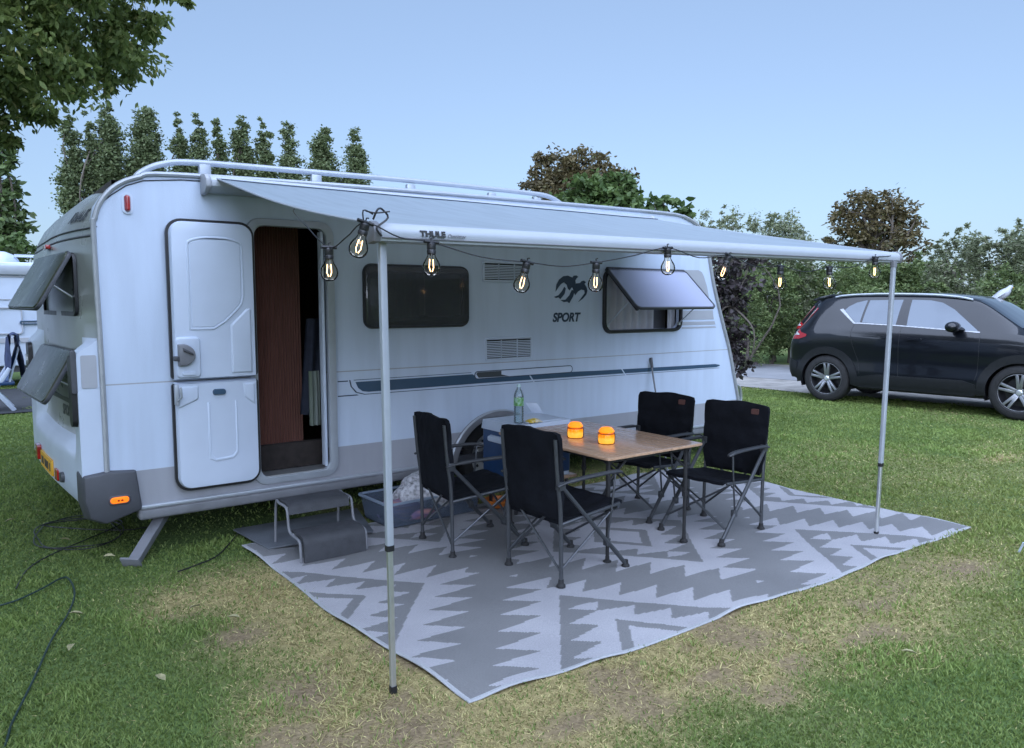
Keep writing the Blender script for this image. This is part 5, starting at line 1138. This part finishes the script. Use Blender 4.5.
    for w in WS:
        for sg in (-1, 1):
            mb = MB(); mb.grid(lambda t, y: (w+.43*math.cos(R(t)), sg*y, WZ+.43*math.sin(R(t))), range(-20, 201, 10), (.55, .91)); mb.add([(w-.43,sg*.56,.28),(w+.43,sg*.56,.28),(w+.43,sg*.56,.82),(w-.43,sg*.56,.82)], [(0,1,2,3)]); mb.build('wheel_housing', M['black'], root)
            c = (w, sg*.79, WZ); k = -1 if sg < 0 else 1
            prof = [(.255,.105),(.275,.125),(.33,.122),(.365,.105),(.379,.07),(.38,0),(.379,-.07),(.36,-.11),(.26,-.12)]
            mb = MB(); mb.lathe([(r, k*h) for r, h in prof], c, 48, 'y'); mb.tube([(w+.3*math.cos(a), sg*(.79+.122), WZ+.3*math.sin(a)) for a in np.linspace(0, 2*PI, 36, endpoint=False)], .004, 4, closed=True); wl = mb.build('wheel', M['tyre'], root, smooth=45)
            mb = MB(); mb.lathe([(r, k*h) for r, h in ((.262,-.1),(.256,.09),(.262,.105),(.252,.112),(.243,.10),(.238,.02),(.2,-.02),(.0,-.02))], c, 48, 'y')
            rim = mb.build('rim', M['black'], wl, smooth=40)
            mb = MB()
            for q in range(5):
                for dlt in (-.15, .15):
                    a = 2*PI*q/5+.3; a1 = a+dlt*1.5; a2 = a+dlt
                    p0 = Vector((w+.05*math.cos(a1), sg*(.79+.075), WZ+.05*math.sin(a1))); p1 = Vector((w+.247*math.cos(a2), sg*(.79+.098), WZ+.247*math.sin(a2)))
                    d = (p1-p0).normalized(); nn = Vector((0, sg, 0)); t_ = d.cross(nn).normalized()
                    B = basis(t_, d, t_.cross(d), p0); ln_ = (p1-p0).length
                    mb.prism([(-.022,0),(.022,0),(.017,ln_),(-.017,ln_)], lambda a_, b_, d_: B @ Vector((a_, b_, d_)), -.02, .02)
            mb.lathe([(.249,k*.09),(.249,k*.112),(.256,k*.112),(.256,k*.09)], c, 48, 'y')
            mb.build('spokes', M['rim_dark'], rim, bevel=.004)
            mb = MB(); mb.lathe([(0,k*.105),(.03,k*.103),(.04,k*.09),(.06,k*.08),(.06,k*.05)], c, 20, 'y'); mb.build('hub_cap', M['alu'], rim)
    mb = MB(); mb.box(.3,4.1,-.75,.75,.24,.3); mb.build('underbody', M['black'], root)
    mb = MB(); mb.prism(rrect(-.26,.26,.80,.91,.01), lambda a, b, d: (d, a, b), -.012, .06); mb.build('number_plate', M['yellow'], root)
    return root
M['car_paint'] = pmat('black_metallic_paint', (.004,.005,.008), .3, metal=.0, spec=.2, var=.2, vscale=3, coat=1.)
M['car_clad'] = pmat('car_cladding', (.010,.011,.013), .5, spec=.3, var=.2, vscale=20, bump=.05, bscale=150)
M['car_glass'] = pmat('privacy_glass', (.105,.118,.135), .06, metal=1., var=.15, vscale=2)
M['car_red'] = pmat('tail_lamp_red', (.28,.008,.012), .12, var=.3, vscale=40, coat=1.)
M['rim_dark'] = pmat('machined_rim', (.30,.31,.33), .3, metal=.75, var=.3, vscale=30)
p_ = [n for n in M['car_paint'].node_tree.nodes if n.type == 'BSDF_PRINCIPLED'][0]; p_.inputs['Coat Weight'].default_value = .65; p_.inputs['Coat Roughness'].default_value = .05
suv = build_car('suv_car', 'black compact suv parked at the edge of the lawn, nose beyond the picture', M['car_paint'])
FWD = Vector((.0984, -.9951, 0)); LFT = Vector((.9951, .0984, 0))
o_ = Vector((11.43, 6.83, 0)) - FWD*.885 + LFT*.91
suv.location = (o_.x, o_.y, 0); suv.rotation_euler = (0, 0, math.atan2(FWD.y, FWD.x))
far_car = copy_tree(suv); far_car.name = 'far_parked_car'; far_car['label'] = 'dark car beyond the black suv, only its rear roof corner showing'
# ================================================================ GULL ON ITS POST
Hc = 1.62; TH = R(53.746); PT = R(5.412); FPX = 760.
def at(px, py, dist):
    """Point that lies dist metres (level distance) away in the direction seen at a photograph pixel."""
    a = (px-512)/FPX; b = (374-py)/FPX; h = math.cos(PT)+b*math.sin(PT); z = -math.sin(PT)+b*math.cos(PT)
    dx = h*math.cos(TH)+a*math.sin(TH); dy = h*math.sin(TH)-a*math.cos(TH); t = dist/math.hypot(dx, dy)
    return Vector((dx*t, dy*t, Hc+z*t))
M['bark_pink'] = pmat('dull_pink_leg', (.16,.08,.06), .7)
bl = at(1002, 294, 14.4)
gull = thing('gull', 'white and grey gull standing on a post behind the black car', 'bird', (bl.x, bl.y, 0)); vx = Vector((math.sin(TH), -math.cos(TH), 0)); vz = Vector((0,0,1))
def bl_(a, b, c=0): a, b, c = a*.86, b*.86, c*.86; return bl+vx*a+vz*b+Vector((math.cos(TH), math.sin(TH), 0))*c
mb = MB(); mb.tube([bl_(-.20,-.14), bl_(-.15,-.10), bl_(-.08,-.055), bl_(.0,-.01), bl_(.07,.035), bl_(.11,.075), bl_(.125,.105), bl_(.15,.125), bl_(.175,.125), bl_(.185,.12)], [.006,.025,.055,.075,.068,.05,.036,.036,.03,.01], 12); g1 = mb.build('body', M['decal_grey'], gull, world=True, smooth=60)
for s in (-1, 1):
    mb = MB(); mb.tube([bl_(-.24,-.15,s*.02), bl_(-.15,-.08,s*.05), bl_(-.03,-.0,s*.062), bl_(.06,.045,s*.05)], [.006,.03,.045,.012], 8, flat=.5); mb.build('wing', pmat('gull_grey', (.36,.38,.42), .7, var=.25, vscale=30), gull, world=True, smooth=60)
    mb = MB(); mb.tube([bl_(.0,-.06,s*.025), bl_(.01,-.20,s*.025)], .006, 5); mb.build('leg', M['bark_pink'], gull, world=True)
mb = MB(); mb.tube([bl_(.18,.12), bl_(.215,.112)], [.011,.003], 6); mb.build('beak', M['yellow'], gull, world=True)
ps = MB(); ps.tube([(bl.x+.01, bl.y, 0), (bl.x+.01, bl.y, bl.z-.17)], [.06,.05], 8); o = ps.build('wooden_post', pmat('weathered_wood', (.12,.10,.085), .85, var=.4, vscale=5, stretch=(20,20,1.5), bump=.4)); tag(o, 'weathered wooden post behind the black car, under the gull', 'post')
# ================================================================ TREES AND SHRUBS
def leaf_cloud(name, mat, parent, P, size, seed, aspect=.5, droop=.35, flat=.0):
    """Many separate folded leaves; droop turns their tips down."""
    rg = np.random.default_rng(seed); n = len(P); off = np.array(root_off(parent)); P = P-off
    t = rg.normal(size=(n, 3)); t[:,2] = t[:,2]*.6-droop; t /= np.linalg.norm(t, axis=1)[:,None]
    u = rg.normal(size=(n, 3)); u[:,2] *= 1-flat; u -= t*np.sum(u*t, 1)[:,None]; u /= np.linalg.norm(u, axis=1)[:,None]; w = np.cross(t, u)
    s = (size*rg.uniform(.65, 1.3, n))[:,None]; a = s*aspect
    v = np.empty((n, 6, 3), np.float32)
    v[:,0] = P; v[:,1] = P+t*s*.35+u*a*.5+w*a*.12; v[:,2] = P+t*s*.72+u*a*.34+w*a*.10; v[:,3] = P+t*s; v[:,4] = P+t*s*.72-u*a*.34+w*a*.10; v[:,5] = P+t*s*.35-u*a*.5+w*a*.12
    b = np.arange(n)*6; q = np.stack([np.stack([b, b+1, b+2, b+3], -1), np.stack([b, b+3, b+4, b+5], -1)], 1).reshape(-1, 4)
    o = np_mesh(name, v.reshape(-1, 3), q, [mat], smooth=False); o.parent = parent; return o
def clumps(blobs, per, leaves, rg, spread=.30, hollow=.45):
    """Leaf points gathered in tufts on and inside a set of ellipsoids. blobs: (centre, (rx, ry, rz))."""
    out = []; tips = []
    for c, r in blobs:
        c = np.array(c); r = np.array(r); vol = (r[0]*r[1]*r[2])**(2/3); k = max(4, int(per*vol))
        d = rg.normal(size=(k, 3)); d /= np.linalg.norm(d, axis=1)[:,None]; rad = rg.uniform(hollow, 1.0, k)**.6
        cc = c+d*r*rad[:,None]*rg.uniform(.86, 1.12, k)[:,None]; tips.append(cc)
        m = leaves; sp = spread*min(r)*rg.uniform(.5, 1.3, k); e = rg.normal(size=(k, m, 3))*sp[:,None,None]; e[:,:,2] *= .75
        out.append((cc[:,None,:]+e).reshape(-1, 3))
    return np.concatenate(out), np.concatenate(tips)
def limbs(name, mat, parent, base, top, r, tips, rg, count=14, bend=.25):
    mb = MB(); b = Vector(base); t = Vector(top); pts = [b.lerp(t, k/6)+Vector((rg.normal()*.04, rg.normal()*.04, 0))*(t-b).length*.2*(k > 0) for k in range(7)]
    mb.tube(pts, [r*(1.25 if k == 0 else 1-.13*k) for k in range(7)], 9)
    for k in range(min(count, len(tips))):
        e = Vector(tips[rg.integers(len(tips))]); s = pts[int(rg.integers(2, 7))]; m_ = s.lerp(e, .5)+Vector((rg.normal(), rg.normal(), abs(rg.normal())+.3))*(e-s).length*.10
        mb.tube(smooth_path([s, m_, e], 4), [r*.38*(1-.1*i) for i in range(9)], 6)
    return mb.build(name, mat, parent, world=True, smooth=60)
M['bark'] = pmat('grey_brown_bark', (.085,.07,.055), .9, var=.45, vscale=5, stretch=(6,6,1.2), bump=.6, bscale=22)
def tree(name, label, cat, base, blobs, mat, size, per, leaves, seed, group=None, r=.15, count=14, aspect=.5, droop=.3, spread=.3, hollow=.45, ttop=None, trunk='trunk', crown='crown'):
    rg = np.random.default_rng(seed); t = thing(name, label, cat, base, group)
    P, tips = clumps(blobs, per, leaves, rg, spread, hollow); P = P[P[:,2] > .05]
    leaf_cloud(crown, mat, t, P, size, seed+1, aspect, droop)
    top = ttop or tuple(np.mean([b[0] for b in blobs], 0))
    limbs(trunk, M['bark'], t, base, top, r, tips, rg, count)
    return t
def pxb(px, py, dist, rx, rz, ry=None):
    """A crown lobe seen at a pixel: radii are given in pixels at that distance."""
    c = at(px, py, dist); dep = c.x*math.cos(TH)+c.y*math.sin(TH); k = dep/FPX
    return (tuple(c), (rx*k, (ry or rx)*k, rz*k))
M['lf_big'] = leafmat('ash_leaf', (0.100,0.141,0.034), (0.195,0.243,0.068), (0.283,0.271,0.090), .45)
M['lf_pop'] = leafmat('poplar_leaf', (0.071,0.102,0.042), (0.142,0.169,0.078), None, .3)
M['lf_dark'] = leafmat('dark_leaf', (0.045,0.072,0.026), (0.103,0.145,0.049), None, .2)
M['lf_mid'] = leafmat('hedge_leaf', (0.065,0.102,0.033), (0.145,0.189,0.065), (0.205,0.226,0.102), .3)
M['lf_olive'] = leafmat('olive_leaf', (0.111,0.139,0.072), (0.205,0.226,0.128), (0.236,0.226,0.189), .3)
M['lf_bronze'] = leafmat('bronze_leaf', (0.057,0.047,0.020), (0.124,0.097,0.042), (0.088,0.107,0.040), .3)
M['lf_green'] = leafmat('fresh_leaf', (0.050,0.090,0.026), (0.106,0.158,0.048), None, .35)
M['lf_purple'] = leafmat('purple_leaf', (.030,.027,.026), (.062,.046,.048), (.07,.085,.04), .2)
# overhanging tree at the upper left, trunk outside the frame
bb_ = [pxb(20,35,7.6,85,60),(pxb(95,40,8.2,48,42)),pxb(60,78,8.4,44,30),pxb(120,62,8.6,30,26),pxb(10,100,7.8,50,34),pxb(150,22,8.3,26,20),pxb(8,135,8.0,22,16),pxb(-60,70,8.0,70,60),pxb(40,-60,7.5,110,60),pxb(-90,-40,8.5,130,110),pxb(120,-10,8.0,60,24),pxb(-200,40,9,130,120),pxb(178,-6,7.6,22,9),
       ((-3.2,8.6,6.3),(2.6,2.6,2.2)),((-1.6,6.6,6.6),(2.2,2.4,1.6))]
tree('overhanging_tree', 'big leafy green tree hanging into the picture at the upper left corner', 'tree', (-3.1,8.9,0), bb_, M['lf_big'], .075, 150, 66, 101, r=.24, count=26, aspect=.42, droop=1.0, spread=.17, hollow=.25, ttop=(-2.2,8.6,6.2))
# poplar row
pops = [(68,112,9,'leftmost poplar of the row, half hidden by the big overhanging tree'),(106,100,12,'tall slender poplar next to the leftmost of the row'),(146,107,14,'broad twin topped poplar above the rear end of the caravan'),(178,117,8.5,'thin poplar just right of the twin topped one'),(196,119,10,'slim poplar standing close beside a thinner one on its left'),(217,118,7.5,'narrowest poplar in the middle of the row'),
        (240,117,12,'full crowned poplar in the middle of the row'),(264,125,10,'slim poplar right of the full crowned middle one'),(288,128,11,'poplar left of the two rightmost of the row'),(323,128,14,'broad dense poplar, second from the right end of the row'),(355,131,12,'rightmost poplar of the row, with a rounded top'),(122,172,7,'low thin poplar shoot between the tall left poplars'),(88,116,7,'poplar squeezed between the two tall ones at left')]
for i, (px, py, hw_, lab) in enumerate(pops):
    rg = np.random.default_rng(300+i); top = at(px, py, 60); base = Vector((top.x, top.y, 0)); H0 = top.z; k = 52/FPX; W_ = hw_*k
    bl_s = []
    for j in range(26):
        f = j/25; z = 1.5+(H0-2.0)*f; w_ = W_*(.95 if f < .70 else .95-(f-.70)*2.0)*rg.uniform(.94, 1.08)*1.12
        bl_s.append(((base.x+rg.normal()*W_*.22, base.y+rg.normal()*W_*.22, z), (w_, w_, H0/25*1.7)))
    if hw_ > 13.5:
        for j in range(7): f = j/6; bl_s.append(((base.x-W_*.55*(1 if i % 2 else -1), base.y, 3+(H0-4.6)*f), (W_*.45, W_*.45, 1.1)))
    tree('poplar_tree', lab, 'tree', (base.x, base.y, 0), bl_s, M['lf_pop'], .20, 32, 46, 400+i, 'poplars in a row behind the caravan', r=.16, count=6, aspect=.6, droop=-.15, spread=.36, hollow=.2, ttop=(base.x, base.y, H0*.86))
# far left conifer and bush
c = at(2, 150, 30); tree('dark_tree', 'dark narrow tree at the far left edge above the neighbouring caravan', 'tree', (c.x, c.y, 0), [pxb(0,175,30,14,24),pxb(4,205,30,18,22),pxb(-6,150,30,14,22),pxb(8,232,30,18,22),pxb(0,262,30,22,20),pxb(-10,120,30,10,22)], M['lf_dark'], .24, 55, 30, 501, r=.16, spread=.2, droop=.1)
c = at(18, 250, 24); tree('green_bush', 'bright green bush between the far left caravan and the dark tree', 'bush', (c.x, c.y, 0), [pxb(12,248,24,18,14),pxb(26,244,24,12,13),pxb(0,262,24,20,16),pxb(24,275,24,16,16)], M['lf_green'], .14, 60, 26, 505, r=.07, spread=.22)
c = at(-60, 240, 32); tree('left_bush', 'dark bush at the left edge behind the neighbouring caravan', 'bush', (c.x, c.y, 0), [pxb(-40,262,32,40,40),pxb(-90,240,32,50,60)], M['lf_dark'], .24, 16, 22, 509, r=.1, spread=.25)
# trees over the roof
c = at(578, 200, 27); tree('bronze_tree', 'bronze leaved tree rising behind the middle of the caravan roof', 'tree', (c.x, c.y, 0), [pxb(562,170,27,26,20),pxb(590,166,27,28,17),pxb(538,183,27,16,15),pxb(618,182,27,18,14),pxb(575,192,27,44,18),pxb(545,160,27,12,8),pxb(580,225,27,40,26)], M['lf_bronze'], .15, 70, 36, 521, r=.16, spread=.2)
c = at(600, 230, 21); tree('green_tree', 'fresh green tree in front of the bronze one behind the caravan roof', 'tree', (c.x, c.y, 0), [pxb(590,192,21,24,16),pxb(620,187,21,18,14),pxb(606,205,21,34,16),pxb(632,195,21,10,10),pxb(565,205,21,14,14),pxb(605,235,21,38,28)], M['lf_green'], .17, 95, 30, 531, r=.12, spread=.20, aspect=.6)
c = at(668, 240, 14); tree('young_tree', 'young tree with large single leaves right of the green tree behind the roof', 'tree', (c.x, c.y, 0), [pxb(658,198,14,10,10),pxb(676,205,14,16,10),pxb(690,210,14,8,7),pxb(650,212,14,8,8),pxb(668,230,14,24,20)], M['lf_green'], .15, 30, 13, 541, r=.04, count=16, spread=.35, aspect=.65, droop=.1)
c = at(872, 250, 42); tree('wide_bronze_tree', 'wide bronze brown tree with open branches on the skyline at right', 'tree', (c.x, c.y, 0), [pxb(868,205,42,30,13),pxb(893,208,42,22,12),pxb(845,222,42,18,12),pxb(905,228,42,20,14),pxb(850,240,42,24,12),pxb(885,240,42,30,14),pxb(915,246,42,12,16),pxb(838,245,42,16,8),pxb(875,222,42,26,14),pxb(862,198,42,12,8),pxb(912,213,42,8,6)], M['lf_bronze'], .20, 30, 30, 551, r=.3, count=40, spread=.24, ttop=tuple(at(876,222,42)))
c = at(788, 238, 60); tree('small_far_tree', 'tiny dark tree top peeping over the awning at right', 'tree', (c.x, c.y, 0), [pxb(788,240,60,5,6),pxb(788,260,60,8,20)], M['lf_dark'], .3, 8, 20, 556, r=.1, spread=.2)
# feathery shrubs and hedges at right
def shrub(name, label, px0, px1, ytop, ybot, dist, mat, size, seed, per=60, leaves=30, cat='shrub', group=None, shoots=6, dr=-.1, aspect=.4, spread=.2):
    rg = np.random.default_rng(seed); w = (px1-px0)/2; cx_ = (px0+px1)/2; bl2 = []
    for j in range(15):
        a = rg.uniform(-.8, .8); y = ytop+(ybot-ytop)*(.16+.80*((j*.618+.1) % 1)); bl2.append(pxb(cx_+a*w, y, dist+rg.uniform(-.6,.8), w*rg.uniform(.34,.5), (ybot-ytop)*rg.uniform(.14,.22)))
    for j in range(shoots):
        a = -.85+1.7*j/max(1, shoots-1)+rg.uniform(-.1,.1); h_ = ytop+(ybot-ytop)*(.05+.12*rg.random()+.10*a*a); bl2.append(pxb(cx_+a*w*.85, h_, dist+rg.uniform(-.4,.4), w*.12, (ybot-ytop)*.10))
    c = at(cx_, ybot, dist)
    return tree(name, label, cat, (c.x, c.y, 0), bl2, mat, size, per, leaves, seed, group, r=.05, count=12, aspect=aspect, droop=dr, spread=spread, hollow=.3, trunk='stems', crown='foliage')
GH = 'hedge shrubs along the far side of the lane'
shrub('feathery_shrub', 'pale feathery shrub with upright shoots just right of the caravan roof end', 696, 745, 205, 330, 20.5, M['lf_olive'], .077, 601, group=GH, shoots=7, per=130)
shrub('feathery_shrub', 'pale feathery shrub left of the wide bronze tree, over the awning edge', 738, 812, 208, 330, 22, M['lf_olive'], .084, 602, group=GH, shoots=8, per=130)
shrub('hedge_shrub', 'dark green hedge shrub behind the second hanging bulb from the right', 780, 850, 248, 345, 23, M['lf_mid'], .091, 603, group=GH, per=130)
shrub('hedge_shrub', 'dull green hedge shrub behind the rightmost hanging bulb', 838, 905, 253, 345, 24, M['lf_mid'], .098, 604, group=GH, per=130)
shrub('hedge_shrub', 'dark hedge shrub below the wide bronze tree, right of the right awning pole', 888, 945, 255, 345, 24.5, M['lf_mid'], .098, 605, group=GH, per=130)
shrub('olive_shrub', 'tall grey green shrub with feathery top above the rear roof of the black car', 922, 985, 226, 345, 23, M['lf_olive'], .091, 606, group=GH, shoots=9, per=135)
shrub('olive_shrub', 'tall grey green shrub at the right edge above the bonnet of the black car', 970, 1050, 222, 350, 22, M['lf_olive'], .091, 607, group=GH, shoots=10, per=135)
shrub('olive_shrub', 'darker shrub at the right edge behind the gull', 975, 1060, 268, 350, 19.5, M['lf_mid'], .084, 608, group=GH, shoots=3, per=135)
shrub('hedge_shrub', 'dense green hedge shrub between the caravan front and the black car', 742, 802, 262, 352, 21, M['lf_mid'], .084, 609, group=GH, per=160)
shrub('hedge_shrub', 'leafy low hedge shrub right behind the purple bush', 722, 775, 268, 352, 19.5, M['lf_mid'], .077, 610, group=GH, per=160)
shrub('hedge_shrub', 'dark hedge shrub close behind the tail of the black car', 768, 812, 262, 348, 21.5, M['lf_dark'], .084, 611, group=GH, per=130)
shrub('hedge_shrub', 'long low hedge shrub behind the roof of the black car', 850, 960, 280, 350, 22, M['lf_mid'], .091, 612, group=GH, per=130)
c = at(730, 395, 10.6)
tree('purple_bush', 'dark purple leaved bush growing beside the front end of the caravan', 'bush', (c.x, c.y, 0), [pxb(726,260,10.6,18,22),pxb(722,300,10.6,20,28),pxb(738,290,10.6,16,22),pxb(732,335,10.4,16,20),pxb(738,362,10.2,12,12),pxb(750,258,10.9,12,14),pxb(716,340,10.6,16,26)], M['lf_purple'], .075, 330, 26, 621, r=.05, count=8, spread=.26, aspect=.6, trunk='stems', crown='foliage')
# field hedge closing the view between things
for i, (px0, px1, yt, d, lab) in enumerate(((380,520,275,40,'low dark hedge seen past the caravan, far behind it'),(690,860,262,31,'tall field hedge behind the lane shrubs, left half'),(840,1080,258,31,'tall field hedge behind the lane shrubs, right half'),(-40,60,285,42,'low dark hedge far behind the neighbouring caravan'))):
    shrub('far_hedge', lab, px0, px1, yt, 320, d, M['lf_dark'] if d > 35 else M['lf_mid'], .2, 640+i, per=30, leaves=24)

# unseen tree added at the left, placed to shade the lawn by the caravan's rear
tree('added_shade_tree', 'broad green unseen tree added to the left of the photographer to shade the lawn', 'tree', (-4.6,1.4,0), [((-3.3,.9,4.1),(2.1,2.0,1.7)),((-2.9,2.6,4.6),(1.5,1.5,1.2)),((-4.2,-1.2,4.2),(2.1,2.1,1.7)),((-5.0,3.2,4.2),(2.7,2.8,1.5)),((-4.6,5.6,4.0),(2.0,2.2,1.5)),((-5.6,1.0,3.9),(2.2,2.2,1.5)),((-7.0,4.5,3.6),(2.4,2.4,1.8)),((-5.0,6.5,2.6),(1.5,1.6,1.4))], M['lf_big'], .2, 34, 26, 701, r=.22, count=16, ttop=(-4.4,1.6,4.6))

for i, (x_, y_, r_, lab) in enumerate(((-9,-13,3.6,'round unseen tree added behind the photographer, leftmost of the row there'),(-1,-17,3.4,'second unseen tree from the left, added behind the photographer'),(6.5,-16,3.8,'middle unseen tree of the row added behind the photographer'),(14,-13,3.3,'fourth unseen tree from the left, added behind the photographer'),(20,-8,3.6,'rightmost unseen tree of the row added behind the photographer'))):  # unseen trees added behind the camera to darken reflections
    tree('added_row_tree', lab, 'tree', (x_, y_, 0), [((x_,y_,3.6),(r_,r_,2.2)),((x_+1.6,y_+.4,1.9),(r_*.8,r_*.7,1.5)),((x_-1.7,y_-.3,2.0),(r_*.8,r_*.7,1.6))], M['lf_dark'], .42, 9, 24, 720+i, 'unseen trees added in a row behind the photographer', r=.16, count=8)

for i, (a, b, lab) in enumerate(((1055,1180,'big shrub beyond the right edge of the picture, nearest the car nose'),(1160,1320,'big shrub beyond the right edge of the picture, second from the car nose'),(1290,1500,'big shrub beyond the right edge of the picture, farthest from the car nose'))):
    shrub('hedge_shrub', lab, a, b, 245, 350, 23, M['lf_mid'], .13, 660+i, per=40, group=GH)
# ================================================================ SKY, SUN, CAMERA
SUN_AZ, SUN_EL = R(222), R(20.0)      # direction towards the sun (counter-clockwise from +X) and its height
w = bpy.data.worlds.new('World'); SC.world = w; w.use_nodes = True
nt = w.node_tree; nt.nodes.clear(); o = nt.nodes.new('ShaderNodeOutputWorld'); b = nt.nodes.new('ShaderNodeBackground'); s = nt.nodes.new('ShaderNodeTexSky')
s.sky_type = 'NISHITA'; s.sun_disc = False; s.sun_elevation = SUN_EL; s.sun_rotation = R(90)-SUN_AZ; s.altitude = 10; s.air_density = 1.; s.dust_density = 1.2; s.ozone_density = 4.5
b.inputs[1].default_value = .0445; tn = nt.nodes.new('ShaderNodeMix'); tn.data_type = 'RGBA'; tn.blend_type = 'MULTIPLY'; tn.inputs[0].default_value = 1; tn.inputs[7].default_value = (.97, .98, 1.0, 1); hs = nt.nodes.new('ShaderNodeHueSaturation'); hs.inputs['Saturation'].default_value = .78; nt.links.new(s.outputs[0], hs.inputs['Color']); nt.links.new(hs.outputs[0], tn.inputs[6]); hz = nt.nodes.new('ShaderNodeMix'); hz.data_type = 'RGBA'; hz.inputs[0].default_value = .42; hz.inputs[7].default_value = (2.5, 3.7, 5.75, 1); nt.links.new(tn.outputs[2], hz.inputs[6]); nt.links.new(hz.outputs[2], b.inputs[0]); nt.links.new(b.outputs[0], o.inputs[0])
sd = bpy.data.lights.new('sun', 'SUN'); sd.energy = 3.0; sd.angle = R(125); sd.color = (.64, .75, 1.); so = bpy.data.objects.new('sun', sd); COL.objects.link(so)
d = Vector((math.cos(SUN_AZ)*math.cos(R(43)), math.sin(SUN_AZ)*math.cos(R(43)), math.sin(R(43)))); so.rotation_euler = d.to_track_quat('Z', 'Y').to_euler(); so.location = (0, 0, 30)
cd = bpy.data.cameras.new('camera'); cam = bpy.data.objects.new('camera', cd); COL.objects.link(cam); SC.camera = cam
cd.sensor_width = 36; cd.lens = FPX/1024*36; cd.clip_start = .05; cd.clip_end = 2000
cam.location = (0, 0, Hc)
vd = Vector((math.cos(TH)*math.cos(PT), math.sin(TH)*math.cos(PT), -math.sin(PT))); cam.rotation_euler = vd.to_track_quat('-Z', 'Y').to_euler()
far_car.location = (16.7, 10.66, 0)
vs = SC.view_settings; vs.view_transform = 'Standard'; vs.look = 'None'; vs.exposure = 1.96; vs.gamma = 1; vs.use_curve_mapping = False
SC.cycles.max_bounces = 8; SC.cycles.transparent_max_bounces = 24; SC.cycles.diffuse_bounces = 3; SC.cycles.glossy_bounces = 3; SC.cycles.caustics_reflective = False; SC.cycles.caustics_refractive = False
SC.render.resolution_x = 1024; SC.render.resolution_y = 748
